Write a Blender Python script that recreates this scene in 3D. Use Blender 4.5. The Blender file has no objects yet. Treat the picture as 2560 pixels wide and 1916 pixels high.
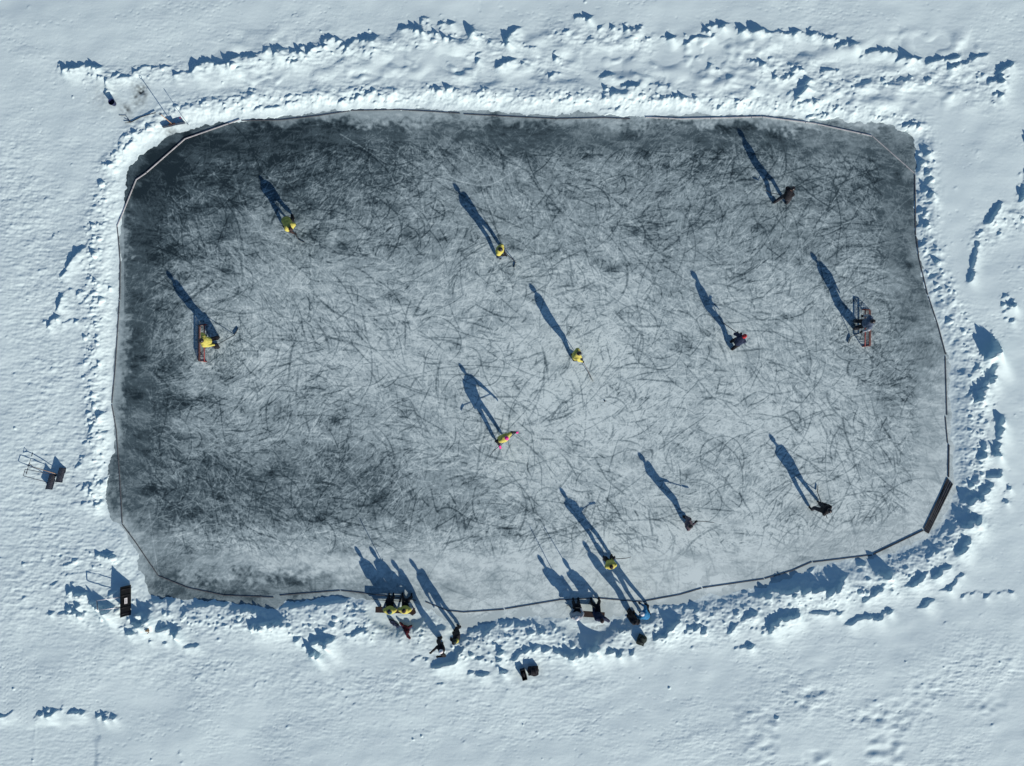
import bpy, bmesh, math, random
import numpy as np
from mathutils import Vector, Matrix, noise as mnoise

random.seed(7)
S = bpy.context.scene
COL = S.collection
PPM = 50.0          # photo pixels (2560 wide) per metre on the ice
CAMH = 40.0
SUN_EL = math.radians(22.3)
SUN_AZ = np.array([0.552, -0.834])      # horizontal direction TOWARDS the sun
TAN = math.tan(SUN_EL)

# ------------------------------------------------------------------ camera
cd = bpy.data.cameras.new('camera'); cam = bpy.data.objects.new('camera', cd); COL.objects.link(cam)
cam.location = (0, 0, CAMH); cam.rotation_euler = (0, 0, 0)
cd.sensor_width = 36; cd.lens = 36 * CAMH / 51.2; cd.clip_end = 2000
S.camera = cam
# ------------------------------------------------------------------ world, sun
w = bpy.data.worlds.new('World'); S.world = w; w.use_nodes = True
nt = w.node_tree; bg = nt.nodes['Background']
sky = nt.nodes.new('ShaderNodeTexSky'); sky.sky_type = 'NISHITA'; sky.sun_disc = False
sky.sun_elevation = SUN_EL; sky.sun_rotation = math.atan2(SUN_AZ[0], SUN_AZ[1])
sky.air_density = 1.0; sky.dust_density = 0.1; sky.ozone_density = 5.0
nt.links.new(sky.outputs[0], bg.inputs[0]); bg.inputs[1].default_value = 0.076
sl = bpy.data.lights.new('sun', 'SUN'); sl.energy = 4.7; sl.angle = math.radians(0.5); sl.color = (1.0, 0.875, 0.79)
sun = bpy.data.objects.new('sun', sl); COL.objects.link(sun)
sd = Vector((SUN_AZ[0] * math.cos(SUN_EL), SUN_AZ[1] * math.cos(SUN_EL), math.sin(SUN_EL)))
sun.rotation_euler = sd.to_track_quat('Z', 'Y').to_euler(); sun.location = (0, 0, 60)
S.view_settings.view_transform = 'Standard'; S.view_settings.look = 'None'
S.view_settings.exposure = 0.0; S.view_settings.gamma = 1.0

# ------------------------------------------------------------------ materials
def mat(name, col, rough=0.8, metal=0.0, var=0.12, scale=9.0, bump=0.0, spec=0.3, sheen=0.0):
    m = bpy.data.materials.new(name); m.use_nodes = True; t = m.node_tree; b = t.nodes['Principled BSDF']
    b.inputs['Roughness'].default_value = rough; b.inputs['Metallic'].default_value = metal
    b.inputs['Specular IOR Level'].default_value = spec
    if sheen: b.inputs['Sheen Weight'].default_value = sheen
    tc = t.nodes.new('ShaderNodeTexCoord'); n = t.nodes.new('ShaderNodeTexNoise')
    n.inputs['Scale'].default_value = scale; n.inputs['Detail'].default_value = 5
    t.links.new(tc.outputs['Object'], n.inputs['Vector'])
    r = t.nodes.new('ShaderNodeValToRGB'); r.color_ramp.elements[0].position = 0.3; r.color_ramp.elements[1].position = 0.7
    r.color_ramp.elements[0].color = [c * (1 - var) for c in col] + [1]
    r.color_ramp.elements[1].color = [min(1, c * (1 + var)) for c in col] + [1]
    t.links.new(n.outputs['Fac'], r.inputs['Fac']); t.links.new(r.outputs['Color'], b.inputs['Base Color'])
    if bump:
        bp = t.nodes.new('ShaderNodeBump'); bp.inputs['Strength'].default_value = bump; bp.inputs['Distance'].default_value = 0.02
        t.links.new(n.outputs['Fac'], bp.inputs['Height']); t.links.new(bp.outputs['Normal'], b.inputs['Normal'])
    return m
M = {}
def mk(k, *a, **kw): M[k] = mat(k, *a, **kw)
mk('skin', (0.50, 0.31, 0.23), 0.55, var=.06)
mk('black_fabric', (0.012, 0.013, 0.017), 0.85, var=.4, scale=14, bump=.3)
mk('charcoal_fabric', (0.035, 0.038, 0.045), 0.85, var=.35, scale=14, bump=.3)
mk('navy_fabric', (0.014, 0.026, 0.062), 0.8, var=.3, bump=.3)
mk('yellow_fabric', (0.56, 0.53, 0.12), 0.8, var=.14, scale=12, bump=.3)
mk('teal_fabric', (0.02, 0.17, 0.15), 0.8, var=.2)
mk('blue_fabric', (0.015, 0.17, 0.36), 0.75, var=.25, scale=12, bump=.3)
mk('slate_fabric', (0.08, 0.12, 0.18), 0.8, var=.2, bump=.3)
mk('grey_fabric', (0.36, 0.40, 0.44), 0.8, var=.15, bump=.3)
mk('mauve_fabric', (0.12, 0.10, 0.115), 0.8, var=.2, bump=.3)
mk('brown_fabric', (0.045, 0.03, 0.03), 0.85, var=.3, bump=.3)
mk('wine_fabric', (0.075, 0.012, 0.022), 0.85, var=.35, bump=.4)
mk('red_fabric', (0.5, 0.03, 0.04), 0.7, var=.15)
mk('pink_fabric', (0.85, 0.06, 0.36), 0.7, var=.1)
mk('white_fabric', (0.78, 0.80, 0.82), 0.7, var=.06)
mk('green_fabric', (0.018, 0.035, 0.03), 0.8, var=.4, bump=.4)
mk('helmet_black', (0.012, 0.012, 0.014), 0.35, spec=.5, var=.1)
mk('helmet_white', (0.75, 0.76, 0.78), 0.3, spec=.5, var=.05)
mk('hair', (0.05, 0.03, 0.02), 0.6, var=.3, scale=40)
mk('eye_white', (0.8, 0.8, 0.8), 0.2, var=.02)
mk('steel', (0.6, 0.62, 0.65), 0.25, metal=1.0, var=.05)
mk('aluminium', (0.55, 0.57, 0.6), 0.4, metal=.8, var=.08)
mk('stick_black', (0.018, 0.018, 0.02), 0.45, spec=.4, var=.4, scale=5)
mk('stick_tape', (0.03, 0.03, 0.03), 0.9, var=.4)
mk('red_paint', (0.20, 0.03, 0.028), 0.5, var=.3, scale=16, bump=.15)
mk('pale_red_paint', (0.26, 0.10, 0.085), 0.6, var=.3, scale=16, bump=.15)
mk('net_cord', (0.10, 0.075, 0.07), 0.9, var=.2)
mk('bench_wood', (0.030, 0.020, 0.018), 0.8, var=.35, scale=6, bump=.3)
mk('board_wood', (0.10, 0.115, 0.125), 0.85, var=.35, scale=5, bump=.3)
mk('board_dark', (0.055, 0.062, 0.068), 0.8, var=.4, scale=5, bump=.3)
mk('board_pale', (0.46, 0.48, 0.49), 0.85, var=.2, scale=5, bump=.3)
mk('plastic_black', (0.008, 0.009, 0.012), 0.5, spec=.4, var=.25, scale=4)
mk('plastic_blue', (0.006, 0.012, 0.07), 0.45, spec=.4, var=.2)
mk('plastic_navy', (0.012, 0.025, 0.05), 0.5, spec=.4, var=.2)
mk('pale_wood', (0.50, 0.34, 0.20), 0.7, var=.2, scale=12)
mk('sticker_white', (0.75, 0.76, 0.76), 0.5, var=.03)
mk('sticker_ink', (0.05, 0.05, 0.05), 0.6, var=.05)
mk('snow_clump', (0.80, 0.85, 0.88), 0.7, var=.04, bump=.4)
mk('straw', (0.34, 0.25, 0.15), 0.9, var=.4, scale=30, bump=.4)

# ------------------------------------------------------------------ coordinates
def W(px, py, z=0.0):
    """place seen at photo pixel (px,py) when it is z metres above the ice"""
    k = (CAMH - z) / CAMH / PPM
    return Vector(((px - 1280) * k, (958 - py) * k, z))
def to_px(x, y): return 1280 + x * PPM, 958 - y * PPM

# ------------------------------------------------------------------ numpy terrain
rng = np.random.default_rng(11)
def gnoise(shape, cell, sx, sy, seed):
    r = np.random.default_rng(seed).standard_normal(shape).astype(np.float32)
    fy = np.fft.fftfreq(shape[0], cell)[:, None]; fx = np.fft.rfftfreq(shape[1], cell)[None, :]
    f = np.fft.rfft2(r) * np.exp(-0.5 * ((fx * sx * 2.2) ** 2 + (fy * sy * 2.2) ** 2))
    o = np.fft.irfft2(f, s=shape); o -= o.mean(); return (o / o.std()).astype(np.float32)
def smooth(t): t = np.clip(t, 0, 1); return t * t * (3 - 2 * t)
def bil(A, gx0, gy0, cell, X, Y):
    fx = np.clip((X - gx0) / cell, 0, A.shape[1] - 1.001); fy = np.clip((Y - gy0) / cell, 0, A.shape[0] - 1.001)
    ix = fx.astype(np.int32); iy = fy.astype(np.int32); tx = fx - ix; ty = fy - iy
    return (A[iy, ix] * (1 - tx) + A[iy, ix + 1] * tx) * (1 - ty) + (A[iy + 1, ix] * (1 - tx) + A[iy + 1, ix + 1] * tx) * ty

RINK = [(322,470),(318,432),(345,392),(402,362),(440,338),(478,328),(560,310),(640,299),(760,288),(880,278),(1000,274),(1130,281),
 (1170,277),(1225,282),(1300,291),(1420,292),(1470,284),(1560,292),(1700,290),(1900,288),(2000,297),(2055,300),(2090,298),(2125,310),(2160,312),(2200,305),
 (2262,332),(2284,345),(2286,560),(2296,650),(2315,740),(2345,830),(2368,900),(2370,1030),(2380,1150),(2385,1230),(2350,1300),
 (2316,1340),(2200,1392),(2120,1396),(2040,1412),(1915,1464),(1760,1488),(1700,1508),(1620,1512),(1560,1535),(1500,1545),(1420,1540),(1330,1538),(1240,1548),(1170,1568),(1140,1562),
 (1095,1535),(1040,1508),(960,1500),(860,1488),(720,1502),(690,1522),(600,1504),(520,1498),(430,1492),(375,1486),(365,1440),(350,1425),(345,1370),
 (320,1330),(275,1285),(268,1225),(272,1170),(290,1130),(283,1020),(288,925),(296,860),(298,760),(302,640),(308,540)]
rk = np.array([((a - 1280) / PPM, (958 - b) / PPM) for a, b in RINK])
CC = 0.12
cx = np.arange(-34, 34, CC); cy = np.arange(-27, 27, CC); CX, CY = np.meshgrid(cx, cy)
dmin = np.full(CX.shape, 1e9); inside = np.zeros(CX.shape, bool)
for i in range(len(rk)):
    a = rk[i]; b = rk[(i + 1) % len(rk)]; ab = b - a
    t = np.clip(((CX - a[0]) * ab[0] + (CY - a[1]) * ab[1]) / (ab @ ab), 0, 1)
    dmin = np.minimum(dmin, np.hypot(CX - a[0] - t * ab[0], CY - a[1] - t * ab[1]))
    c = ((a[1] > CY) != (b[1] > CY)) & (CX < (b[0] - a[0]) * (CY - a[1]) / (b[1] - a[1] + 1e-12) + a[0])
    inside ^= c
SDF = np.where(inside, -dmin, dmin)      # positive outside the ice
def sdf(X, Y): return bil(SDF, cx[0], cy[0], CC, X, Y)

# shaded hollows of the snow banks: (points, thickness, raggedness)
ST = [
 ([(155,167),(185,170),(215,160),(250,170)],12,1),([(158,165),(162,182)],6,0),([(268,195),(270,232)],6,0),([(275,190),(303,187)],8,1),([(300,200),(345,180)],8,1),
 ([(345,172),(400,165),(430,168)],9,1),([(440,180),(480,180)],8,1),([(480,165),(515,155),(560,158)],16,1),([(560,158),(580,145),(640,142)],14,1),
 ([(570,148),(580,140)],20,0),([(660,132),(680,125),(705,128)],12,1),([(727,130),(750,120),(790,125)],13,1),([(717,147),(740,155)],10,1),
 ([(808,110),(812,98),(835,97),(860,105)],12,1),([(628,220),(636,226)],6,0),([(455,270),(530,250),(600,245)],5,1),([(640,268),(690,262)],10,0),([(710,255),(745,252)],6,0),
 ([(300,345),(330,335),(370,320)],8,1),([(310,370),(330,350)],10,0),([(270,410),(290,395)],8,1),([(188,640),(195,625),(210,620)],14,0),([(160,685),(175,660),(188,640)],10,0),
 ([(150,750),(156,735)],12,0),([(120,810),(140,790),(150,755)],10,1),([(255,712),(275,708)],8,1),([(200,760),(235,735)],6,1),([(175,720),(215,730)],4,1),([(160,800),(200,800)],4,1),
 ([(220,1030),(260,1028)],8,1),([(220,1075),(235,1050),(262,1025)],8,1),([(215,1100),(225,1090),(265,1072)],7,1),([(190,1170),(215,1130)],5,1),([(195,1230),(215,1210),(235,1225)],10,1),
 ([(182,1252),(225,1253)],6,0),([(242,1380),(275,1382)],11,0),([(165,1405),(180,1405)],8,0),([(130,1465),(150,1440),(180,1430)],4,1),([(178,1465),(205,1468),(228,1475)],22,1),
 ([(170,1510),(200,1505)],20,0),([(236,1490),(250,1497),(275,1510)],24,0),([(275,1478),(295,1472)],12,0),([(150,1525),(215,1525)],8,1),([(123,1523),(133,1525)],8,0),
 ([(325,1530),(360,1515),(370,1525)],26,1),([(340,1545),(355,1550)],18,0),([(305,1560),(340,1570)],14,1),([(400,1560),(420,1555),(440,1570)],20,1),([(412,1600),(420,1600)],8,0),
 ([(465,1607),(495,1608)],8,0),([(375,1495),(430,1497)],9,1),([(490,1503),(560,1503)],16,0),([(580,1518),(605,1518),(650,1522)],10,0),([(680,1512),(720,1507),(800,1500),(860,1492)],16,0),
 ([(630,1550),(660,1540),(690,1545)],28,1),([(595,1545),(605,1550)],12,1),([(735,1587),(745,1590)],12,1),([(772,1600),(790,1580),(815,1590)],38,1),([(775,1620),(790,1630)],14,1),([(820,1550),(832,1555)],8,0),
 ([(865,1575),(890,1575),(915,1555)],12,1),([(1170,1575),(1200,1570)],8,0),([(1215,1572),(1240,1552),(1260,1549),(1310,1557)],14,1),([(1330,1545),(1348,1575)],5,0),
 ([(1083,1655),(1100,1650),(1145,1620)],20,0),([(1100,1645),(1132,1638)],24,0),([(1030,1640),(1060,1640)],8,1),([(1185,1642),(1215,1640),(1220,1630)],8,1),
 ([(1238,1600),(1245,1620),(1243,1660),(1255,1665)],10,1),([(1280,1640),(1300,1620),(1330,1612)],16,1),([(1340,1610),(1400,1620)],14,1),([(1400,1620),(1440,1625),(1480,1600),(1490,1580)],24,1),
 ([(1465,1580),(1485,1590)],24,0),([(1170,1673),(1215,1677)],8,0),([(1090,1705),(1105,1703)],6,0),([(1515,1615),(1545,1625),(1580,1615)],14,1),([(1635,1585),(1660,1565),(1685,1540)],24,1),
 ([(1630,1508),(1700,1512)],7,1),([(1460,1562),(1480,1556),(1560,1565)],7,1),([(1700,1512),(1740,1513)],6,1),([(1840,1477),(1870,1475)],7,1),
 ([(1905,1475),(1920,1458),(1950,1460),(2000,1465),(2070,1455),(2085,1450)],28,1),([(2075,1450),(2095,1435)],22,0),([(2020,1425),(2030,1415)],10,0),([(2140,1400),(2155,1405)],12,0),
 ([(2045,1398),(2090,1387),(2150,1384)],8,1),([(2187,1412),(2205,1425)],28,0),([(2310,1390),(2320,1375),(2345,1355)],10,1),([(2388,1370),(2395,1350),(2402,1340)],26,0),
 ([(2402,1300),(2408,1288),(2425,1290)],32,0),([(2327,1430),(2340,1420),(2358,1410)],20,0),([(2345,1470),(2370,1455),(2395,1430)],10,0),([(2260,1455),(2280,1445),(2300,1430)],13,1),
 ([(2175,1475),(2185,1465),(2190,1455)],19,1),([(2155,1495),(2175,1480)],8,0),([(2112,1550),(2140,1537),(2165,1532)],17,0),([(2170,1532),(2190,1535),(2215,1517)],13,0),
 ([(2020,1525),(2035,1520),(2060,1525)],13,0),([(2070,1525),(2100,1523)],8,1),([(1718,1565),(1745,1560)],22,1),([(1820,1570),(1830,1555)],22,1),([(1860,1530),(1880,1525)],12,1),
 ([(1905,1560),(1930,1535),(1980,1525)],27,1),([(1905,1580),(1910,1570)],10,1),([(1830,1610),(1855,1605),(1875,1602)],12,1),([(2395,1482),(2420,1478),(2520,1474)],4,1),
 ([(2290,1510),(2300,1500),(2330,1495)],11,1),([(2487,508),(2475,530),(2460,552)],13,0),([(2425,640),(2430,600),(2445,580)],8,1),([(2415,700),(2422,660),(2425,640)],9,0),
 ([(2555,330),(2562,360)],10,0),([(2560,410),(2550,450),(2537,500)],9,1),([(2296,365),(2305,400),(2310,460),(2302,520),(2300,600)],22,2),
 ([(1705,103),(1740,92),(1775,93)],9,1),([(1755,72),(1775,60),(1810,62)],13,1),([(1835,68),(1900,80),(1960,80),(2040,82),(2080,92)],11,1),([(2082,118),(2090,105),(2130,112)],9,1),
 ([(2145,145),(2150,135)],6,0),([(2165,130),(2190,122),(2225,130)],12,0),([(2235,150),(2250,140),(2290,148)],13,0),([(2310,155),(2340,148),(2385,142)],12,0),
 ([(2363,168),(2400,160),(2420,155)],10,1),([(2425,140),(2455,138)],9,0),([(2485,180),(2500,165),(2515,165)],16,1),([(2470,200),(2485,200),(2510,195)],13,1),([(2475,250),(2490,225)],18,2),
 ([(1765,160),(1800,175)],9,2),([(1872,155),(1900,158)],10,1),([(1870,225),(1900,205),(1930,190),(1950,170)],14,2),([(1965,195),(1985,165),(1998,175)],9,1),([(1990,235),(2000,215),(2012,200)],13,0),
 ([(1960,235),(1990,235)],6,1),([(2050,175),(2065,172),(2085,175)],9,0),([(1980,255),(2030,248)],9,1),([(2060,275),(2090,258)],7,1),([(1780,262),(1840,250),(1870,235)],9,2),([(2020,290),(2060,285)],8,1),
 ([(2250,308),(2290,310)],11,1),([(855,125),(870,110),(895,98),(940,98)],12,1),([(918,132),(925,140)],8,1),([(1000,70),(1025,65),(1045,72)],14,0),([(1040,60),(1055,50)],12,1),
 ([(1050,75),(1090,80),(1120,92)],18,2),([(1098,60),(1105,60)],10,0),([(1120,58),(1130,58)],8,0),([(1172,66),(1175,80)],13,0),([(1178,92),(1220,100)],14,2),([(1255,100),(1265,85),(1285,72)],16,1),
 ([(1310,118),(1335,118)],6,0),([(1245,160),(1260,150),(1275,150)],16,1),([(1180,145),(1200,135)],12,2),([(1298,155),(1303,157)],8,0),([(1365,185),(1395,180)],6,1),([(1380,130),(1385,145)],8,0),
 ([(1438,42),(1460,40),(1470,46)],12,0),([(1485,92),(1500,75),(1540,65),(1600,72)],18,2),([(1405,80),(1420,75)],7,1),([(1645,90),(1680,95)],7,1),([(1495,185),(1525,190)],9,1),([(1555,212),(1590,215)],12,0),
 ([(1625,210),(1670,218)],8,1),([(1508,213),(1512,222)],8,0),([(880,225),(930,230),(960,238)],5,1),([(1070,215),(1100,222),(1150,232)],6,1),([(850,248),(890,243)],9,1),
 ([(920,255),(1020,252)],4,1),([(1500,240),(1545,235)],6,1),([(1590,255),(1640,245),(1700,240)],10,2),([(1500,275),(1580,262)],5,1),
 ([(2450,832),(2455,868)],36,1),([(2510,740),(2515,790)],26,2),([(2470,915),(2465,935),(2440,960)],15,1),([(2430,990),(2440,965)],17,1),([(2480,1030),(2485,1070),(2475,1130)],20,1),
 ([(2440,1140),(2450,1100)],14,1),([(2412,1245),(2435,1230),(2460,1205)],26,0),([(2465,1178),(2485,1175)],24,0),([(2505,1250),(2510,1210)],12,2),
 ([(95,1785),(110,1770),(155,1765)],13,1),([(172,1775),(190,1768),(208,1775)],10,0),([(240,1785),(250,1778),(290,1782)],8,1),([(-4,1780),(15,1785),(30,1775)],9,1),
]
ROUGH = [([(270,420),(330,340),(450,272),(700,245),(1000,235),(1300,245),(1600,245),(1900,262),(2150,285),(2300,320)],60,.70),
 ([(160,180),(300,195),(500,180),(700,160),(900,130),(1100,100),(1300,110)],56,.55),([(1380,90),(1480,100),(1620,110)],60,.55),([(1240,150),(1400,160)],60,.45),([(1900,170),(2100,220),(2250,200),(2350,190),(2480,210)],100,.58),
 ([(2250,310),(2290,360)],50,.5),([(262,480),(235,620),(240,750),(235,950),(238,1100),(245,1250)],76,.82),([(160,1400),(300,1400)],120,.55),([(150,700),(180,650)],50,.5),
 ([(180,1500),(350,1540),(600,1550),(800,1560),(950,1560),(1150,1600),(1400,1590),(1650,1575),(1900,1525),(2100,1480),(2300,1420),(2420,1300)],120,.66),
 ([(1000,1580),(1200,1640),(1500,1610),(1700,1580)],90,.55),([(870,1520),(1040,1540)],60,.85),([(2310,400),(2312,600),(2370,760),(2430,900),(2440,1100),(2430,1250)],84,.74),([(2450,600),(2500,560),(2560,540)],90,.62),
 ([(20,400),(120,800),(150,1200),(60,1500)],200,.34),([(300,1650),(900,1720),(1500,1700)],150,.33),([(2300,1700),(2500,1650)],160,.34),([(1900,1750),(2300,1800)],160,.3)]

RC = 0.036; RN = int(80 / RC)
U = (np.arange(RN) - RN / 2) * RC; V = U.copy()
ux, uy = SUN_AZ / np.hypot(*SUN_AZ); vx, vy = -uy, ux
def stroke(A, pts, thick, wx, wy, val=1.0, mode='hard', power=1.0):
    """A[row=u, col=v]"""
    P = [((a - 1280) / PPM, (958 - b) / PPM) for a, b in pts]
    Q = np.array([(x * ux + y * uy, x * vx + y * vy) for x, y in P]); r = thick / PPM / 2
    if mode == 'hard': lo = Q.min(0) - r - 0.5; hi = Q.max(0) + r + 0.5
    else: lo = Q.min(0) - r * 2.2; hi = Q.max(0) + r * 2.2
    i0, j0 = np.clip(((lo - U[0]) / RC).astype(int), 0, RN - 1); i1, j1 = np.clip(((hi - U[0]) / RC).astype(int) + 1, 1, RN)
    if i1 <= i0 or j1 <= j0: return
    uu = U[i0:i1, None] + wx[i0:i1, j0:j1]; vv = V[None, j0:j1] + wy[i0:i1, j0:j1]
    d = np.full(uu.shape, 1e9, np.float32)
    for a, b in zip(Q[:-1], Q[1:]):
        ab = b - a; t = np.clip(((uu - a[0]) * ab[0] + (vv - a[1]) * ab[1]) / (ab @ ab + 1e-9), 0, 1)
        d = np.minimum(d, np.hypot(uu - a[0] - t * ab[0], vv - a[1] - t * ab[1]))
    if mode == 'hard': v = np.clip(1.0 - (d - r) / 0.10, 0, 2) * val     # 1 at the edge
    else: v = val * np.exp(-(d / r) ** 2 * 1.2)
    A[i0:i1, j0:j1] = np.maximum(A[i0:i1, j0:j1], v)
shp = (RN, RN)
nA = gnoise(shp, RC, .22, .22, 1); nB = gnoise(shp, RC, .22, .22, 2); nC = gnoise(shp, RC, .09, .12, 3)
nD = gnoise(shp, RC, .55, .55, 4); nE = gnoise(shp, RC, .17, .26, 5)
wx = nA * 0.08 + nC * .012; wy = nB * 0.07; zero = np.zeros(shp, np.float32)
E = np.zeros(shp, np.float32); E2 = np.zeros(shp, np.float32); R = np.zeros(shp, np.float32)
for pts, th, rag in ST:
    if rag == 2: stroke(E2, pts, th, wx, wy)
    else: stroke(E, pts, th * (1.2 if pts[0][1] < 1000 else .98) + 1, wx * (1.0 if rag else .45), wy * (1.0 if rag else .45))
for pts, th, v in ROUGH: stroke(R, pts, th, zero, zero, v, 'soft')
mask = (E - 0.10 * np.abs(nE) * (E < 1.9)) > 0.88
mask |= (E2 > 0.8) & (nE > 0.15)
thr = 3.15 - 2.35 * np.clip(R, 0, 1) - .25 * nD
mask |= (0.75 * nE + 0.62 * nC) > thr
# footprints and trails trodden in the open snow
FOOT = np.zeros(shp, bool)
def dab(px, py, ang, L, Wd):
    x, y = (px - 1280) / PPM, (958 - py) / PPM; u = x * ux + y * uy; v = x * vx + y * vy
    i, j = int((u - U[0]) / RC), int((v - U[0]) / RC); n = 8
    if i < n or j < n or i > RN - n or j > RN - n: return
    c, s = math.cos(ang), math.sin(ang)
    uu = U[i - n:i + n, None] - u; vv = V[None, j - n:j + n] - v
    dx = uu * ux + vv * vx; dy = uu * uy + vv * vy
    FOOT[i - n:i + n, j - n:j + n] |= ((dx * c + dy * s) / L) ** 2 + ((-dx * s + dy * c) / Wd) ** 2 < 1
for k in range(26):
    px = random.uniform(0, 2560); py = random.choice([random.uniform(1640, 1916), random.uniform(1650, 1800), random.uniform(0, 60)])
    if k > 55: px = random.choice([random.uniform(0, 180), random.uniform(2400, 2560)]); py = random.uniform(200, 1500)
    a = random.choice([random.gauss(.25, .25), random.gauss(3.3, .3), random.uniform(0, 6.28)])
    for s in range(random.randint(5, 26)):
        px += math.cos(a) * 17; py -= math.sin(a) * 17; a += random.gauss(0, .08)
        o = 4 * (1 if s % 2 else -1)
        dab(px + math.sin(a) * o, py + math.cos(a) * o, a + random.gauss(0, .2), .085 + random.random() * .03, .045)
for k in range(1500):
    px, py = random.uniform(0, 2560), random.uniform(0, 1916)
    u_, v_ = (px - 1280) / PPM, (958 - py) / PPM
    if random.random() > .35 + .65 * (py > 1560) * (px < 1900): continue
    dab(px, py, random.gauss(.3, .5), random.uniform(.04, .10), random.uniform(.03, .05))
# caterpillar herringbone tracks, lower left
for tx in (20, 52, 68, 92):
    for k in range(30):
        py = 1640 + k * 5.6; dab(tx + (3 if k % 2 else -3), py, .7 if k % 2 else -.7, .075, .03)
FT = FOOT.copy()
UU, VV = U[:, None], V[None, :]
Xr = UU * ux + VV * vx; Yr = UU * uy + VV * vy
sr = sdf(Xr, Yr)
mask &= sr > 0.0
# march away from the shaded floor towards the sun: the crest that shades it, then the sunlit slope
hr = np.zeros(shp, np.float32); h = np.zeros(RN, np.float32); Lr = np.zeros(RN, np.float32)
for i in range(RN):
    m = mask[i]; ex = (~m) & (Lr > 0)
    h = np.where(ex, np.maximum(h, 0) + Lr * TAN * 1.02, h)
    Lr = np.where(m, Lr + RC, 0)
    h = np.where(m, h * (1 - RC / .30), h - RC * h / (0.18 + 2.5 * h))
    h = np.where(ex, h, .56 * h + .22 * (np.roll(h, 1) + np.roll(h, -1)))
    if i % 3 == 0: h = np.where(ex | m, h, .6 * h + .2 * (np.roll(h, 3) + np.roll(h, -3)))
    hr[i] = h
del wx, wy
k5 = np.array([.25, .5, .25])
for _ in range(3):
    hr[:, 1:-1] = k5[0] * hr[:, :-2] + k5[1] * hr[:, 1:-1] + k5[2] * hr[:, 2:]

GC = 0.0375
gx = np.arange(-27.5, 27.5, GC); gy = np.arange(-21, 21, GC); GX, GY = np.meshgrid(gx, gy)
gs = GX.shape
base_n = gnoise(gs, GC, 3.5, 3.5, 21) * .030 + gnoise(gs, GC, .9, .7, 22) * .0075
ftg = bil(FT.astype(np.float32), U[0], U[0], RC, GX * vx + GY * vy, GX * ux + GY * uy)
rip = gnoise(gs, GC, .22, .11, 23) * .0042 + gnoise(gs, GC, .07, .05, 24) * .0022 + gnoise(gs, GC, .5, .10, 27) * .0028
hs = bil(hr, U[0], U[0], RC, GX * vx + GY * vy, GX * ux + GY * uy)
Rg = bil(R, U[0], U[0], RC, GX * vx + GY * vy, GX * ux + GY * uy)
sg = sdf(GX, GY) + gnoise(gs, GC, .35, .35, 25) * .045 + gnoise(gs, GC, .1, .1, 26) * .02
PX, PY = to_px(GX, GY)
patch = smooth(gnoise(gs, GC, 2.2, 1.6, 51) * .55 + .35)
leftf = smooth((330 - PX) / 120) * smooth((PY - 380) / 150) * smooth((1700 - PY) / 200)
lowf_ = smooth((PY - 1600) / 80)
amp = .18 + .28 * patch + .50 * leftf + .24 * lowf_ * patch + 1.4 * np.clip(Rg, 0, 1)
amp *= 1 - .7 * smooth((PX - 2335) / 20) * smooth((2430 - PX) / 20) * smooth((PY - 330) / 30) * smooth((780 - PY) / 60)
amp *= 1 - .55 * smooth((60 - PY) / 40) * smooth((2000 - PX) / 200)
pw = gnoise(gs, GC, .5, .5, 61) * 3
plot = .8 * smooth((252 + pw - PX) / 14) * smooth((PY - 1797 - pw) / 22)          # shovelled flat, lower-left corner
lump = smooth((PX - 1650) / 300) * smooth((PY - 1630) / 120)
H = 0.17 * smooth(sg / 1.05) - 0.004 + (base_n * smooth(sg / 3) + rip * amp) * smooth(sg / .5) + hs
H += np.clip(Rg - .1, 0, 1) * smooth(sg / .5) * (gnoise(gs, GC, .16, .14, 52) * .012 + np.maximum(gnoise(gs, GC, .38, .3, 53), -.3) * .030)
H -= ftg * .009 * smooth(sg / .5)
H -= np.clip(-gnoise(gs, GC, .12, .07, 55) - 1.7, 0, 1) * .014 * smooth(sg / .5) * (.3 + .7 * patch)
topb = smooth((PY - 60) / 60) * smooth((300 - PY) / 60) * smooth((PX - 450) / 200) * smooth((2500 - PX) / 100)
H += topb * smooth(sg / .8) * (np.maximum(gnoise(gs, GC, .85, .6, 81), -.4) * .045 + np.maximum(gnoise(gs, GC, .4, .3, 82), 0) * .028 * smooth(gnoise(gs, GC, 1.5, 1.2, 83) + .4))
H += lump * gnoise(gs, GC, .45, .3, 28) * .018 * smooth(gnoise(gs, GC, 1.6, 1.6, 29) * .7 + .3)
H += np.clip(Rg, 0, 1) * .05 * smooth(sg / .6)
H = H * (1 - plot) + plot * (0.11 + rip * .7 + .012 * np.exp(-((PX - 90 - pw * .6) / 4) ** 2))
# smooth shovelled walk at the far right
H[sg < 0] = np.minimum(H[sg < 0], -.004 + sg[sg < 0] * .5)
ck = random.Random(3); n_ = 5
for k in range(60000):
    x = ck.uniform(-26.5, 26.5); y = ck.uniform(-19.5, 19.5); i = int((y - gy[0]) / GC); j = int((x - gx[0]) / GC)
    if sg[i, j] < .15 or ck.random() > max(Rg[i, j] - .38, .004) ** 1.2: continue
    rr = ck.uniform(.04, .07) if ck.random() < .85 or Rg[i, j] < .5 else ck.uniform(.08, .15)
    m_ = int(rr / GC) + 2; xx = gx[j - m_:j + m_] - x; yy = gy[i - m_:i + m_] - y
    q = 1 - (xx[None, :] / (rr * ck.uniform(.8, 1.3))) ** 2 - (yy[:, None] / rr) ** 2
    H[i - m_:i + m_, j - m_:j + m_] += np.sqrt(np.clip(q, 0, 1)) * rr * ck.uniform(.45, .9)
H = H.astype(np.float32)
wet = np.zeros(gs, np.float32)
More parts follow.
